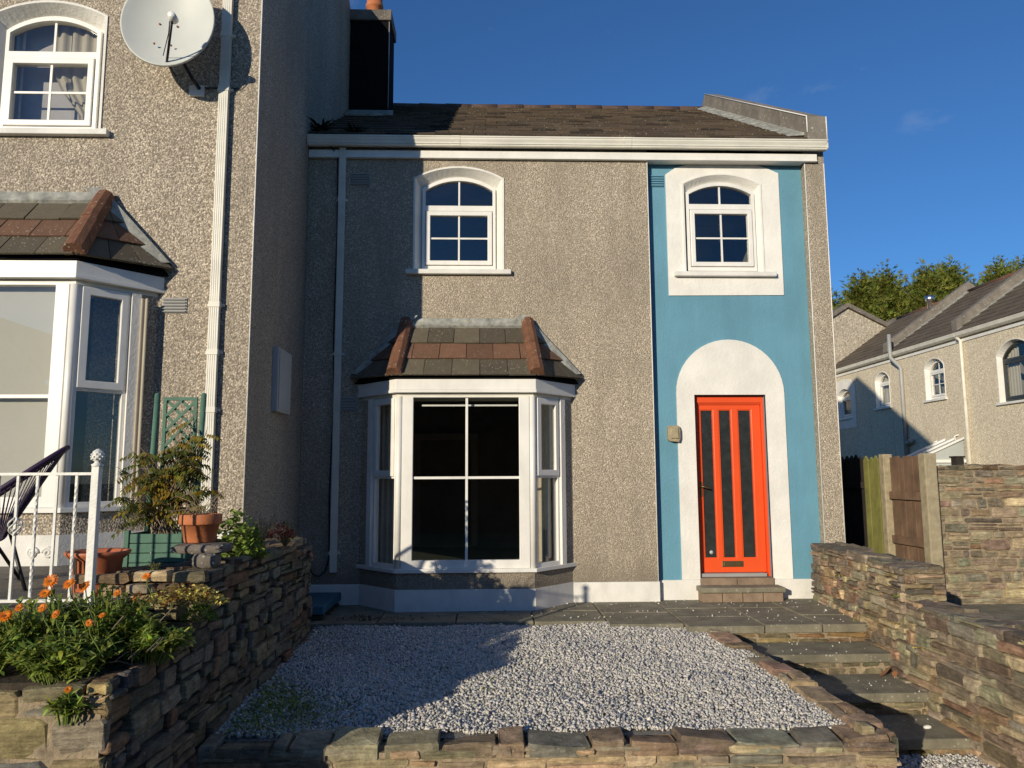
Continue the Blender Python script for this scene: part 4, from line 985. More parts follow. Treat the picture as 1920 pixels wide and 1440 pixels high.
# ---- blue slab on a block at the far end of the planter wall
BS = thing('garden_ledge', 'blue painted slab on a dark stone block tucked behind the planter wall', 'ledge', (-1.8, -.5, -.2))
b = MB(); b.box(-2.06, -1.58, -.95, -.03, .055, .135); b.build('slab', 'blue_slab', BS, bevel=.01)
st_ = MB(); stones(st_, (-1.60, -.92, -.25), (0, 1, 0), (0, 0, 1), (1, 0, 0), .85, lambda u: .30, 0, (.08, .13), (.12, .3), .02, (-.01, .02), 61, bright=.6); stones(st_, (-2.0, -.93, -.25), (1, 0, 0), (0, 0, 1), (0, -1, 0), .4, lambda u: .30, 0, (.08, .13), (.12, .3), .02, (-.01, .02), 62, bright=.6); st_.build('block', 'stone_dark', BS, usecol=True)
b = MB(); b.box(-2.0, -1.63, -.90, -.05, -.3, .05); b.build('core', 'mortar_dark', BS)

# =================================================================== SIDE FENCE AND GATE
def boards(mb, x, y0, y1, z0, z1, n, pointed=False, th=.022):
    for i in range(n):
        a = y0+(y1-y0)*i/n+.004; c = y0+(y1-y0)*(i+1)/n-.004; dz = rnd.uniform(-.012, .012); dx = rnd.uniform(-.004, .004)
        if pointed:
            mb.slab([(x+dx, a, z0), (x+dx, c, z0), (x+dx, c, z1-.06+dz), (x+dx, (a+c)/2, z1+dz), (x+dx, a, z1-.06+dz)], (th, 0, 0))
        else: mb.box(x+dx, x+dx+th, a, c, z0, z1+dz)
G = thing('side_gate', 'weathered brown boarded gate with two cross rails beside the pale post', 'gate', (4.80, .05, -.02))
b = MB(); boards(b, 4.80, -.27, .42, .03, 1.575, 7); b.build('board_panel', 'wood', G)
for z in (1.13, .62):
    b = MB(); b.box(4.765, 4.799, -.26, .41, z-.045, z+.045); b.build('rail', 'wood', G, bevel=.004)
b = MB(); b.box(4.735, 4.87, -.42, -.29, -.02, 1.60); tag(b.build('gate_post', 'post', None, bevel=.012), 'gritty pale concrete post between the brown gate and the tall wall', 'post')
b = MB(); b.box(4.735, 4.85, .44, .55, -.02, 1.615); tag(b.build('gate_post', 'post', None, bevel=.010), 'slimmer pale post between the brown gate and the algae-green boards', 'post')
FN = thing('picket_fence', 'tall close-boarded side fence with pointed tops, green near the gate, coloured dark for shade beyond', 'fence', (4.8, 2.5, -.02))
b = MB(); boards(b, 4.80, .57, 1.05, .0, 1.60, 4, True); b.build('green_boards', 'wood_green', FN)
b = MB(); boards(b, 4.80, 1.06, 7.5, .0, 1.62, 50, True); b.box(4.76, 4.798, 1.06, 7.5, .35, .43); b.box(4.76, 4.798, 1.06, 7.5, 1.2, 1.28); b.build('shade_toned_boards', 'wood_dark', FN)  # boards past the shadow edge: shade put into their colour
b = MB(); b.box(3.95, 4.79, 7.42, 7.45, -.02, 1.7); tag(b.build('back_fence', 'wood_dark'), 'dark boarded fence closing the narrow side passage', 'fence')

# =================================================================== RAILING, CHAIR, POTS
RL = thing('railing', 'white wrought iron railing with twisted bars and an acorn-topped post', 'railing', (-2.3, -4.5, .7))
b = MB(); b.box(-2.033, -1.994, -4.52, -4.48, .60, 1.435); b.build('post', 'iron', RL, bevel=.003)
b = MB(); b.lathe([(.027, 1.433), (.030, 1.442), (.016, 1.450), (.014, 1.458), (.028, 1.466), (.031, 1.478), (.030, 1.495), (.022, 1.512), (.008, 1.522), (.001, 1.524)], (-2.013, -4.5, 0), 16)
for r_ in range(4):
    for k in range(9):
        a = 2*math.pi*(k+.5*(r_ % 2))/9; rr = (.029, .031, .029, .021)[r_]; zz = 1.470+r_*.012
        b.lathe([(.001, 0), (.006, .001), (.004, .004), (.001, .005)], (-2.013+rr*math.cos(a), -4.5+rr*math.sin(a), zz), 6, axis=(math.cos(a), math.sin(a), .2))
b.build('finial', 'iron', RL)
b = MB(); b.box(-3.6, -2.037, -4.512, -4.488, 1.388, 1.402); b.build('rail', 'iron', RL)
b = MB(); b.box(-3.6, -2.037, -4.512, -4.488, .752, .766); b.build('rail', 'iron', RL)
for i in range(14):
    x = -2.112-.0985*i; b = MB(); tw = (i % 2 == 1)
    # odd bars are twisted square bar in their upper or lower half
    zs_ = np.linspace(.766, 1.388, 40 if (i % 2 == 0) else 8)
    vs = []; fs = []
    for z in zs_:
        a = math.pi/4+(max(0, min(1, (1.33-z)/.25))*4.5*math.pi if (i % 2 == 0) else 0)+(max(0, min(1, (.98-z)/.18))*3*math.pi if (i % 2 == 0) else 0)
        for k in range(4): vs.append((x+.0088*math.cos(a+k*math.pi/2), -4.5+.0088*math.sin(a+k*math.pi/2), z))
    for j in range(len(zs_)-1):
        for k in range(4): fs.append((j*4+k, j*4+(k+1) % 4, (j+1)*4+(k+1) % 4, (j+1)*4+k))
    b.add(vs, fs)
    if i == 3 or i == 11:   # basket twist
        for q in range(4):
            pts = [(x+.034*math.sin(math.pi*t)*math.cos(q*math.pi/2+t*3), -4.5+.034*math.sin(math.pi*t)*math.sin(q*math.pi/2+t*3), 1.08+.10*t) for t in np.linspace(0, 1, 12)]
            b.tube(pts, .0045, 5)
    b.build('baluster', 'iron', RL)

CHR = thing('string_chair', 'purple string garden chair with black legs behind the white railing', 'chair', (-3.2, -3.6, .70))
b = MB()
ring = []
cxr, cyr = Vector((-3.13, -3.55, 1.12)), 0
for i in range(40):
    t = 2*math.pi*i/40
    ring.append(Vector((-3.16+.44*math.cos(t), -3.60+.16*math.sin(t)+.10*math.cos(t), 1.22+.37*math.cos(t-.15)*.95)))
b.tube(ring+[ring[0]], .017, 8); b.build('hoop', 'purple', CHR)
b = MB(); hub = Vector((-3.02, -3.66, 1.02))
inner = [hub+Vector((.055*math.cos(2*math.pi*i/20), .03*math.sin(2*math.pi*i/20), .03*math.sin(2*math.pi*i/20))) for i in range(20)]
b.tube(inner+[inner[0]], .008, 6)
for i in range(0, 80):
    t = 2*math.pi*i/80; p = Vector((-3.16+.44*math.cos(t), -3.60+.16*math.sin(t)+.10*math.cos(t), 1.22+.37*math.cos(t-.15)*.95))
    b.tube([p, hub+Vector((.055*math.cos(t), .03*math.sin(t), .03*math.sin(t)))], .0035, 5, cap=False)
b.build('cord_seat', 'purple', CHR)
for P0, P1 in ((( -2.965, -3.62, 1.04), (-2.79, -3.72, .705)), ((-3.35, -3.62, 1.0), (-3.5, -3.75, .705)), ((-3.15, -3.5, 1.0), (-3.1, -3.25, .705))):
    b = MB(); b.tube([P0, P1], .011, 8); b.tube([P1, (P1[0], P1[1], .70)], .016, 8); b.build('leg', 'black', CHR)

# green box planter with trellis
TP = thing('trellis_planter', 'green stained wooden box planter with a lattice trellis behind', 'planter', (-2.15, -3.35, .7))
b = MB()
for i in range(5):
    z = .705+i*.062
    b.box(-2.335, -1.985, -3.43, -3.41, z, z+.058); b.box(-2.335, -1.985, -3.06, -3.04, z, z+.058); b.box(-2.345, -2.336, -3.40, -3.07, z, z+.058); b.box(-1.984, -1.975, -3.40, -3.07, z, z+.058)
b.build('box', 'green', TP, bevel=.003)
b = MB()
for x in (-2.35, -1.985): b.box(x-.002, x+.030, -3.44, -3.405, .70, 1.035)
b.build('corner_post', 'green', TP, bevel=.003)
b = MB(); b.box(-2.32, -1.99, -3.40, -3.07, .9, .975); b.build('compost', 'soil', TP)
for x in (-2.295, -1.975):
    b = MB(); b.tube([(x-.03, -3.18, .70), (x, -3.18, 1.945)], .019, 10); b.lathe([(.019, 1.945), (.014, 1.957), (.001, 1.961)], (x, -3.18, 0), 10); b.build('trellis_post', 'green', TP)
b = MB(); b.plate(rect(-2.250, -2.018, 1.15, 1.93), [rect(-2.228, -2.040, 1.172, 1.908)], -3.185, -3.165)
U_ = .104
for k in range(-6, 16):
    for s in (1, -1):
        # diagonal slat clipped to the frame
        x0, x1 = -2.228, -2.040
        za = 1.172+k*.105; pts = []
        zb = za+s*(x1-x0)*1.05
        t0, t1 = 0.0, 1.0
        for lo, hi in ((1.172, 1.908),):
            dz = zb-za
            if dz > 0: t0, t1 = max(t0, (lo-za)/dz), min(t1, (hi-za)/dz)
            else: t0, t1 = max(t0, (hi-za)/dz), min(t1, (lo-za)/dz)
        if t1-t0 < .06: continue
        p, q = Vector((x0+(x1-x0)*t0, -3.178-.006*s, za+(zb-za)*t0)), Vector((x0+(x1-x0)*t1, -3.178-.006*s, za+(zb-za)*t1))
        d = (q-p).normalized(); n_ = Vector((-d.z, 0, d.x))*.009
        b.slab([p-n_, q-n_, q+n_, p+n_], (0, .008, 0))
b.build('lattice', 'green', TP)

# pots
PT = thing('flower_pot', 'upright terracotta flower pot standing on rough stones', 'flower pot', (-1.797, -3.62, .972))
b = MB(); b.lathe([(.001, .972), (.088, .972), (.094, .98), (.112, 1.085), (.124, 1.083), (.127, 1.09), (.127, 1.140), (.122, 1.146), (.112, 1.146), (.108, 1.13), (.001, 1.12)], (-1.797, -3.62, 0), 32); b.build('pot', 'pot', PT)
b = MB(); b.lathe([(.001, 1.128), (.107, 1.126)], (-1.797, -3.62, 0), 20); b.build('compost', 'soil', PT)
SQ = thing('stone_stack', 'two rough grey stones stacked under the upright terracotta pot', 'stones', (-1.72, -3.7, .82))
for (cx, cy, cz, sx, sy, sz, sd_) in ((-1.76, -3.66, .94, .17, .13, .032, 1), (-1.70, -3.76, .875, .075, .07, .045, 2)):
    r = random.Random(sd_); bm = bmesh.new(); bmesh.ops.create_icosphere(bm, subdivisions=3, radius=1)
    for v in bm.verts:
        c = v.co; k = max(abs(c.x), abs(c.y), abs(c.z)); c2 = c/k; c2 = c.lerp(c2, .6)
        v.co = Vector((cx+c2.x*sx*(1+.06*smooth1(c.y*5, sd_)), cy+c2.y*sy, cz+c2.z*sz*(1+.12*smooth1(c.x*7, sd_))))
    me = bpy.data.meshes.new('stone'); bm.to_mesh(me); bm.free(); me.transform(Matrix.Translation(-SQ.location)); me.materials.append(MT['concrete'])
    o = bpy.data.objects.new('stone', me); COL.objects.link(o); o.parent = SQ
BW = thing('plant_bowl', 'wide orange plastic plant bowl, cracked, on the terrace behind the railing post', 'flower pot', (-2.28, -3.9, .7))
b = MB(); prof = [(.105, .70), (.115, .71), (.135, .90), (.165, .925), (.178, .945), (.170, .952), (.150, .945), (.125, .90), (.10, .76), (.001, .76)]
b.lathe(prof, (-2.28, -3.9, 0), 32); b.build('bowl', 'plastic_pot', BW)
b = MB(); b.slab([(-2.335, -4.052, .93), (-2.318, -4.055, .92), (-2.322, -4.03, .75), (-2.334, -4.03, .76)], (0, -.006, 0)); b.build('crack', 'mortar_dark', BW)

# =================================================================== PLANTS
def leaf_mesh(mb, p, d, up, ln, wd, col, curl=.25, seg=3):
    d = Vector(d).normalized(); up = Vector(up); s = d.cross(up)
    if s.length < 1e-3: s = d.orthogonal()
    s.normalize(); n = s.cross(d).normalized(); p = Vector(p); vs = []; fs = []
    prof = [(0, .12), (.35, 1), (.7, .8), (1, .05)] if seg == 3 else [(0, .15), (.5, 1), (1, .05)]
    for t, w in prof:
        c = p+d*ln*t-n*curl*ln*t*t
        vs += [c-s*wd*.5*w+n*wd*.12*w, c+s*wd*.5*w+n*wd*.12*w]
    for i in range(len(prof)-1): fs.append((2*i, 2*i+1, 2*i+3, 2*i+2))
    mb.add(vs, fs, col, True)

def rdir(r, zmin=-.2, zmax=1.0):
    a = r.uniform(0, 2*math.pi); z = r.uniform(zmin, zmax); k = math.sqrt(max(0, 1-z*z)); return Vector((k*math.cos(a), k*math.sin(a), z))

def flower(parent, p, n, size, r, col=(1, 1, 1)):
    b = MB(); n = Vector(n).normalized(); U = n.orthogonal().normalized(); W = n.cross(U); p = Vector(p)
    for ringi, (cnt, ll, tilt) in enumerate(((19, 1.0, .18), (15, .72, .42))):
        for i in range(cnt):
            a = 2*math.pi*(i+r.uniform(-.2, .2))/cnt; d = (U*math.cos(a)+W*math.sin(a))*math.cos(tilt)+n*math.sin(tilt)
            k = r.uniform(.8, 1.15); leaf_mesh(b, p+n*.002*ringi+d*size*.10, d, n, size*.42*ll*r.uniform(.85, 1.1), size*.12, (k, k*r.uniform(.75, 1.1), k), .1)
    f = b.build('flower', 'petal', parent, recalc=False, usecol=True)
    b = MB(); b.lathe([(size*.13, .0), (size*.11, size*.05), (.001, size*.07)], p, 10, axis=n); b.build('flower_centre', 'petal_core', f)

def marigold(label, cx, cy, z0, rad, hgt, nst, flowers, seed, hang=False):
    r = random.Random(seed); R = thing('marigold_plant', label, 'marigold', (cx, cy, z0), 'marigolds along the planter wall')
    b = MB(); s = MB()
    for i in range(nst):
        a = r.uniform(0, 2*math.pi); q = math.sqrt(r.random()); bx, by = cx+rad*.45*q*math.cos(a), cy+rad*.35*q*math.sin(a)
        tip = Vector((cx+rad*q*math.cos(a)*1.05, cy+rad*.75*q*math.sin(a), z0+hgt*r.uniform(.55, 1.0)*(1-.35*q)))
        base = Vector((bx, by, z0)); mid = base.lerp(tip, .5)+Vector((0, 0, .04))
        s.tube([base, mid, tip], .0035, 5, cap=False)
        nl = r.randint(18, 26)
        for k in range(nl):
            t = .25+.75*k/nl; p = base.lerp(mid, min(1, t*2)) if t < .5 else mid.lerp(tip, (t-.5)*2)
            d = rdir(r, -.1, .8); g = r.choice((.4, .7, .9, 1.1, 1.3, 1.6))*r.uniform(.85, 1.15)
            leaf_mesh(b, p, d, (0, 0, 1), r.uniform(.028, .062), r.uniform(.011, .021), (g*r.uniform(.8, 1.35), g, g*r.uniform(.5, 1.1)), r.uniform(-.2, .7))
    for (fx, fy, fz, sz) in flowers:
        p = Vector((fx, fy, fz)); s.tube([(fx+.03, fy+.08, fz-.16), (fx, fy+.015, fz-.05), p], .003, 5, cap=False)
    b.build('foliage', 'leaf', R, recalc=False, usecol=True); s.build('stem', 'leaf', R, usecol=True)
    for (fx, fy, fz, sz) in flowers:
        flower(R, (fx, fy, fz), (r.uniform(-.4, .2), -.75+r.uniform(-.2, .2), .55+r.uniform(-.2, .35)), sz, r)
    return R
# unproject a photo pixel on the plane Y = y
def at(px, py, Y):
    d = FW+RT*((px-960)/FPX)-UP*((py-720)/FPX); t = (Y-CAM.y)/d.y; p = CAM+d*t; return p.x, p.y, p.z
F = lambda px, py, Y, s: (*at(px, py, Y), s)
marigold('marigold clump below the railing with three orange flowers in a row near its top', -2.08, -4.76, .50, .25, .40, 90, [F(95, 1090, -4.88, .068), F(130, 1095, -4.86, .062), F(85, 1113, -4.92, .055)], 1)
marigold('marigold clump spilling over the wall edge with one big flower at the left border', -2.26, -4.95, .48, .23, .33, 90, [F(10, 1156, -5.0, .070), F(80, 1140, -5.0, .045), F(36, 1140, -4.95, .045)], 2)
marigold('marigold clump in front of the railing post with a flower against the orange bowl', -1.84, -4.68, .50, .24, .40, 90, [F(160, 1100, -4.82, .062), F(105, 1152, -5.05, .042), F(220, 1112, -4.78, .040)], 3)
marigold('marigold clump beside the yellow creeping plant with two deep orange flowers', -1.80, -4.52, .50, .15, .25, 60, [F(275, 1081, -4.35, .052), F(258, 1120, -4.55, .060)], 4)
marigold('marigold clump on the wall corner with two small yellow-orange flowers', -1.86, -4.98, .47, .23, .27, 90, [F(192, 1154, -5.05, .032), F(167, 1168, -5.09, .034)], 5)
marigold('low marigold sprawl with dry stems along the shaded wall edge', -1.62, -4.72, .50, .20, .23, 70, [], 6)
R = marigold('small marigold sprig hanging down the face of the wall corner', -1.74, -5.16, .36, .08, .13, 14, [F(128, 1293, -5.2, .032)], 7)
# dry stems flopping over the wall
DS = thing('dry_stems', 'pale dry stems hanging over the shaded top of the planter wall', 'dry stems', (-1.6, -4.8, .5))
b = MB(); r = random.Random(5)
for pts in (((205, 1242), (225, 1240), (255, 1249), (270, 1250)), ((240, 1236), (262, 1218), (296, 1217)), ((275, 1222), (290, 1208), (302, 1195)), ((283, 1222), (296, 1210), (306, 1195)), ((246, 1215), (247, 1240), (248, 1268)), ((210, 1180), (232, 1155)), ((300, 1165), (322, 1142)), ((165, 1135), (175, 1160), (180, 1178)), ((215, 1240), (235, 1225), (250, 1218))):
    P = [Vector(at(x, y, -4.93+.06*i)) for i, (x, y) in enumerate(pts)]; b.tube(P, .0028, 5, cap=False)
b.build('stem', 'twig', DS)

def ground_plant(name, label, cat, c, rx, ry, h, n, mat, seed, ln=(.02, .035), wd=(.015, .025), zdir=(.2, 1), dark=.0, group=None, mound=True, r_hole=0):
    r = random.Random(seed); R = thing(name, label, cat, c, group); b = MB(); C_ = Vector(c)
    for i in range(n):
        a = r.uniform(0, 2*math.pi); q = math.sqrt(r.random()); x, y = rx*q*math.cos(a), ry*q*math.sin(a)
        zz = h*(1-q*q)*(r.uniform(.75, 1) if mound else r.uniform(.1, 1))
        p = C_+Vector((x, y, zz)); d = rdir(r, *zdir); k = r.uniform(.6, 1.35)
        if r.random() < dark: cc = (k*.28, k*.13, k*.14)
        else: cc = (k, k*r.uniform(.9, 1.1), k*r.uniform(.7, 1.2))
        leaf_mesh(b, p, d, (0, 0, 1), r.uniform(*ln), r.uniform(*wd), cc, r.uniform(0, .4), 2)
    b.build('foliage', mat, R, recalc=False, usecol=True); return R, C_
yc = at(350, 1112, -4.2)
ground_plant('creeping_plant', 'yellow variegated creeping plant with dark red leaves under the upper stones', 'plant', (yc[0]-.02, -4.2, yc[2]-.06), .25, .15, .12, 800, 'leaf_yellow', 3, (.018, .030), (.016, .026), (.0, 1), .36, mound=False)
ground_plant('moss_cushion', 'round bright green moss cushion on the wall edge', 'moss', (*at(375, 1150, -4.38)[:2], at(375, 1150, -4.38)[2]-.035), .095, .08, .085, 1500, 'moss', 4, (.010, .018), (.003, .006), (.3, 1))
gc = at(445, 1015, -2.95)
R, _ = ground_plant('geranium', 'green geranium clump right of the terracotta pot', 'plant', (gc[0]+.02, -3.05, gc[2]-.10), .21, .18, .34, 760, 'leaf', 8, (.035, .06), (.035, .055), (-.3, 1), mound=False)
R, _ = ground_plant('red_plant', 'small red-leaved plant near the end of the planter wall', 'plant', (*at(525, 1000, -2.3)[:2], at(525, 1000, -2.3)[2]-.04), .13, .15, .14, 220, 'leaf_red', 9, (.025, .045), (.018, .028), (-.2, 1), mound=False)
def wispy(label, c, rad, h, n, seed, mat='leaf', sname='wispy_plant'):
    r = random.Random(seed); R = thing(sname, label, 'plant', c); b = MB(); s = MB(); C_ = Vector(c)
    for i in range(n):
        a = r.uniform(0, 2*math.pi); tip = C_+Vector((rad*math.cos(a)*r.random(), rad*math.sin(a)*r.random(), h*r.uniform(.5, 1)))
        s.tube([C_, C_.lerp(tip, .5)+Vector((0, 0, .02)), tip], .002, 4, cap=False)
        for k in range(9):
            p = C_.lerp(tip, .3+.7*k/9); g = r.uniform(.6, 1.4); leaf_mesh(b, p, rdir(r, 0, 1), (0, 0, 1), r.uniform(.015, .032), r.uniform(.005, .010), (g*1.2, g*1.1, g), .3, 2)
    b.build('foliage', mat, R, recalc=False, usecol=True); s.build('stem', 'twig', R); return R
wispy('feathery green weed leaning over the far end of the planter wall', (at(535, 1005, -2.2)[0], -2.2, .80), .14, .24, 46, 3)
wispy('tall thin flower stalks behind the geranium clump', (at(490, 1000, -2.6)[0], -2.6, .82), .13, .30, 34, 4)
wispy('small weed at the foot of the upper stones', (at(300, 1050, -3.9)[0], -3.95, .80), .06, .10, 10, 5)
# bare twigs in the upright pot
DT = thing('dead_plant', 'bare dry twigs left in the upright terracotta pot', 'plant', (-1.797, -3.62, 1.125))
b = MB(); r = random.Random(9)
for i in range(34):
    a = r.uniform(0, 2*math.pi); p = Vector((-1.797, -3.62, 1.125))+Vector((.07*math.cos(a)*r.random(), .07*math.sin(a)*r.random(), 0)); q = p+Vector((r.uniform(-.16, .16), r.uniform(-.1, .1), r.uniform(.02, .16))); b.tube([p, p.lerp(q, .5)+Vector((0, 0, .03)), q, q+Vector((r.uniform(-.04, .04), 0, r.uniform(-.03, .03)))], .0018, 4, cap=False)
b.build('twig', 'twig', DT)

# climber on the trellis
CL = thing('climbing_plant', 'olive and yellow leaved climber filling the green planter and lower trellis', 'plant', (-2.13, -3.2, .97))
r = random.Random(21); s = MB(); b = MB()
def pinnate(p, d, ln, g):
    p = Vector(p); d = Vector(d).normalized(); sd_ = d.cross(Vector((0, 0, 1)))
    sd_ = sd_.normalized() if sd_.length > .01 else Vector((1, 0, 0))
    nn = 5
    for k in range(nn):
        t = (k+1)/nn; c = p+d*ln*t+Vector((0, 0, -.35*ln*t*t))
        for q in (1, -1):
            leaf_mesh(b, c, sd_*q+d*.5+Vector((0, 0, -.7)), (0, 0, 1), r.uniform(.034, .055), r.uniform(.013, .020), (g[0]*r.uniform(.8, 1.2), g[1]*r.uniform(.85, 1.15), g[2]), .25, 2)
stems = []
for i in range(40):
    x = r.uniform(-2.25, -2.02); base = Vector((x, -3.25+r.uniform(-.06, .06), .96))
    top = Vector((r.uniform(-2.50, -1.86), r.uniform(-3.38, -3.12), r.uniform(1.05, 1.62)))
    if r.random() < .25: top = Vector((r.uniform(-2.15, -1.92), -3.2, r.uniform(1.6, 1.88)))
    mid = base.lerp(top, .55)+Vector((r.uniform(-.05, .05), 0, .12)); path = [base, base.lerp(mid, .5)+Vector((r.uniform(-.02, .02), 0, 0)), mid, top]
    s.tube(path, .005, 5, r1=.002, cap=False); stems.append(path)
    for k in range(9 if top.z < 1.65 else 4):
        t = r.uniform(.35, 1.0); p = path[1].lerp(mid, t*2-.0) if t < .5 else mid.lerp(top, (t-.5)*2)
        g = r.choice([(1, 1, 1), (.75, .95, 1), (.55, .8, .9), (1.35, 1.2, .9), (.45, .7, .9)]); pinnate(p, rdir(r, -.3, .5), r.uniform(.08, .14), g)
for i in range(22):
    p = Vector((r.uniform(-2.4, -1.85), r.uniform(-3.35, -3.1), r.uniform(1.0, 1.5))); q = p+Vector((r.uniform(-.2, .2), r.uniform(-.05, .05), r.uniform(-.15, .15))); s.tube([p, p.lerp(q, .5)+Vector((0, 0, .04)), q], .0022, 4, cap=False)
s.build('stem', 'twig', CL); b.build('foliage', 'leaf_olive', CL, recalc=False, usecol=True)

# weeds
def weed(label, px, py, z, n, seed, ln=(.03, .06), mat='leaf', tall=0.0, wd=(.008, .016), c=None):
    if c is None:
        d = FW+RT*((px-960)/FPX)-UP*((py-720)/FPX); t = (z-CAM.z)/d.z; q = CAM+d*t; c = (q.x, q.y, z)
    r = random.Random(seed); b = MB()
    for i in range(n):
        p = Vector(c)+Vector((r.uniform(-.045, .045), r.uniform(-.03, .03), r.uniform(0, tall))); g = r.uniform(.7, 1.5)
        leaf_mesh(b, p, rdir(r, .1, .9), (0, 0, 1), r.uniform(*ln), r.uniform(*wd), (g*1.2, g*1.15, g*.8), r.uniform(.2, .7))
    return tag(b.build('weed', mat, None, recalc=False, usecol=True), label, 'weed', 'weeds growing in the gravel and stone joints')
weed('weed at the shadow edge in the gravel', 925, 1278, -.10, 30, 1); weed('smaller weed just below the shadow edge in the gravel', 912, 1296, -.105, 18, 2)
weed('flat weed patch in the sunny gravel near the paving', 1160, 1184, -.06, 26, 3, (.03, .05)); weed('bushy weed in the corner beside the top step', 1610, 1192, -.13, 60, 4, (.03, .055), tall=.12)
weed('brownish grass tuft at the foot of the top riser', 1528, 1196, -.155, 26, 5, (.05, .09), 'leaf_olive', wd=(.004, .008)); weed('bright green tuft at the end of the second step', 1752, 1330, -.485, 34, 6, (.03, .05), tall=.03)
weed('pale weed in the front wall face below the big stones', 1128, 1428, -.40, 16, 7, (.07, .13), 'leaf_yellow', wd=(.016, .026), c=(.545, -4.12, -.36)); weed('small yellow-green weed in the front wall right of centre', 1350, 1432, -.40, 14, 8, (.05, .09), 'leaf_yellow', wd=(.014, .022), c=(1.16, -4.12, -.36))
weed('yellow-green tuft in a joint of the upper stair wall', 1578, 1070, 0, 14, 9, (.02, .04), 'leaf_yellow', c=(3.50, -.95, .38)); weed('tuft of grass in the stair wall where it steps down', 1697, 1112, 0, 18, 10, (.03, .06), c=(3.41, -2.15, .36)); weed('tiny pale weed low in the stair wall', 1692, 1155, 0, 12, 11, (.02, .04), 'leaf_yellow', c=(3.39, -2.1, .14)); weed('dry pale sprig in the stair wall above the second step', 1745, 1200, 0, 16, 12, (.02, .05), 'leaf_yellow', c=(3.40, -2.45, .02))
def scatter_cover(name, label, n, sampler, mat, seed, ln=(.015, .03), wd=(.008, .015)):
    r = random.Random(seed); b = MB()
    for i in range(n):
        p = sampler(r)
        if p is None: continue
        g = r.uniform(.5, 1.4); leaf_mesh(b, p, rdir(r, .0, .9), (0, 0, 1), r.uniform(*ln), r.uniform(*wd), (g, g, g), .2, 2)
    o = b.build(name, mat, None, recalc=False, usecol=True); tag(o, label, 'ground cover'); o['kind'] = 'stuff'; return o
def s_a(r):
    x = -1.55+abs(r.gauss(0, .30)); y = -3.35+r.gauss(0, .30)
    if y < -3.9 or x > -.4: return None
    return (x, y, gz(x, y)+.018)
scatter_cover('ground_cover', 'low green weeds creeping over the shaded gravel by the planter wall', 3200, s_a, 'leaf', 31)
def s_b(r):
    return (-1.15+r.gauss(0, .28), -.86+r.gauss(0, .09), -.01)
scatter_cover('ground_cover', 'dark moss and grass along the shaded paving under the bay', 900, s_b, 'leaf_dark', 32, (.02, .05), (.004, .010))
# fallen leaves and a pebble on the steps
b = MB(); leaf_mesh(b, (3.30, -1.98, -.318), (.9, -.1, .25), (0, 0, 1), .12, .06, (1, 1, 1), -.5); leaf_mesh(b, (3.42, -2.0, -.32), (.3, .2, .9), (0, 0, 1), .07, .05, (1, 1, 1), .4); tag(b.build('dead_leaf', 'dead_leaf', None, recalc=False), 'curled brown dead leaf on the second garden step', 'leaf')
def pebble(label, c, s):
    bm = bmesh.new(); bmesh.ops.create_icosphere(bm, subdivisions=2, radius=1)
    for v in bm.verts: v.co = Vector((v.co.x*s, v.co.y*s*.8*(1+.15*v.co.x), v.co.z*s*.5))
    me = bpy.data.meshes.new('pebble'); bm.to_mesh(me); bm.free(); me.materials.append(MT['render_white'])
    o = bpy.data.objects.new('pebble', me); COL.objects.link(o); o.location = c; o.rotation_euler = (.1, .2, s*90); tag(o, label, 'pebble', 'loose pale pebbles')
pebble('largest pale pebble lying on the lowest step', (3.25, -2.75, -.482), .030); pebble('pale stone standing out in the sunny gravel', (2.02, -2.45, -.09), .034)
weed('dark fern-like weed in the gutter corner against the tall gable', 0, 0, 0, 70, 14, (.10, .22), 'leaf_dark', tall=.12, wd=(.02, .04), c=(-1.98, .10, 5.36))
weed('second dark weed further along the shaded gutter', 0, 0, 0, 60, 15, (.08, .18), 'leaf_dark', tall=.06, wd=(.02, .04), c=(-1.55, .12, 5.38))

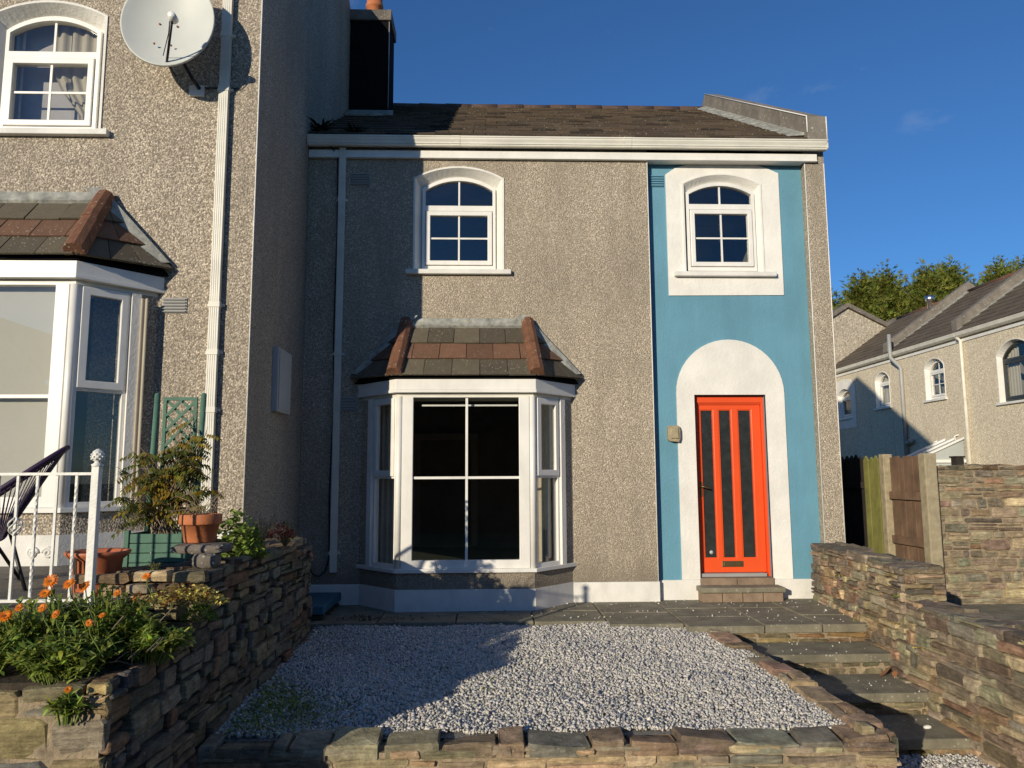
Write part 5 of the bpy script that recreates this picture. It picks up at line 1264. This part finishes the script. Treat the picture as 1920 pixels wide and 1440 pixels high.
# =================================================================== TREES
def conifer(label, x, y, z0, h, rad, seed, n=2600, group='conifer screen behind the far houses', tone=1.0):
    r = random.Random(seed); T = thing('conifer_tree', label, 'tree', (x, y, z0), group)
    b = MB(); b.tube([(x, y, z0), (x, y, z0+h*.85)], .22, 8, r1=.05); b.build('trunk', 'bark', T)
    b = MB(); ph = [r.uniform(0, 6.28) for _ in range(5)]
    # branch plumes: each a curved upswept arm clothed in fine drooping sprays
    for i in range(n//14):
        t = r.random()**.8; a = r.uniform(0, 2*math.pi)
        prof = rad*(1-t**3.2)**.8*(1+.22*math.sin(3*a+ph[0]+t*9)+.16*math.sin(7*a+ph[1]-t*15))*r.uniform(.80, 1.22)
        root = Vector((x, y, z0+h*(.04+.80*t))); out = Vector((math.cos(a), math.sin(a), 0))
        k0 = r.uniform(.6, 1.3)*tone; rise = r.uniform(.4, 1.5)*(.5+t)
        for q in range(14):
            u = .45+.55*(q+r.random())/14
            p = root+out*prof*u+Vector((r.uniform(-.28, .28), r.uniform(-.28, .28), rise*u*u+r.uniform(-.25, .25)))
            d0 = (out*.8+Vector((r.uniform(-.5, .5), r.uniform(-.5, .5), r.uniform(.1, 1.1)))).normalized()
            sdv = d0.cross(Vector((r.uniform(-1, 1), r.uniform(-1, 1), r.uniform(-1, 1)))).normalized()
            k = k0*r.uniform(.7, 1.3); col = (k*r.uniform(.8, 1.25), k, k*.9); L_ = r.uniform(.18, .42)
            for f in range(3):
                d = (d0+sdv*(f-1)*.42).normalized(); w = L_*.085; e = p+d*L_*(1-.2*abs(f-1))+Vector((0, 0, -.10*L_)); n_ = d.cross(sdv).normalized()
                m_ = p.lerp(e, .5)+n_*.02; s2 = sdv*w
                b.add([p, m_-s2, e, m_+s2], [(0, 1, 2, 3)], col, False)
    b.build('crown', 'conifer', T, recalc=False, usecol=True); return T
trs = [(20.5, 36, 12.9, 2.6, 'leftmost of the conifers, lowest, beside the house corner'), (22.5, 35.4, 13.9, 2.5, 'conifer with a pointed top, second from the house corner'), (24.4, 36, 14.7, 2.6, 'conifer above the grey gable, fuller at the top'), (26.5, 35.2, 14.4, 2.7, 'conifer behind the far ridge with a broad rounded top'),
       (28.6, 36, 15.2, 2.7, 'conifer with the tallest tip in the row'), (30.9, 35.2, 14.6, 2.7, 'conifer near the right border behind the parapet'), (33.2, 36, 15.3, 2.8, 'conifer cut by the right border of the picture'), (35.6, 35, 15.0, 2.8, 'last conifer, almost hidden beyond the right border')]
trs += [(21.6, 39, 14.0, 2.9, 'conifer set back in the gap nearest the house corner'), (25.6, 39.5, 15.3, 2.9, 'conifer set back in the gap above the grey gable'), (29.9, 39.5, 15.9, 2.9, 'conifer set back in the gap above the steel flue'), (34.2, 39.5, 16.2, 2.9, 'conifer set back in the gap nearest the right border')]
for i, (x, y, h, rad, lb) in enumerate(trs): conifer(lb, x, y, -.5, h+.45, rad+.35, 100+i, 20000)
conifer('dark conifer showing one branch tip beside the chimney above the ridge', -4.15, 19.5, -.5, 16.2, 1.15, 120, 3000, None, .55)
# unseen hedge, added across the road so the bay glass reflects dark
HG = thing('hedge', 'unseen dark hedge added across the road to darken the bay window reflections', 'hedge', (6, -22, -.75))
b = MB(); r = random.Random(77)
for i in range(9000):
    p = Vector((r.uniform(-7, 24), -21+r.uniform(-.3, .3)-1.2*r.random(), -.7+6.5*r.random()**.9)); p.z += .35*smooth1(p.x*1.3, 2)
    g = r.uniform(.5, 1.4); leaf_mesh(b, p, rdir(r, -.3, 1), (0, 0, 1), r.uniform(.3, .6), r.uniform(.15, .3), (g, g, g), .3, 2)
b.build('foliage', 'hedge', HG, recalc=False, usecol=True)
b = MB(); b.box(-7, 24, -22.3, -21.3, -.75, 5.4); b.build('inner_branches', 'bark', HG)
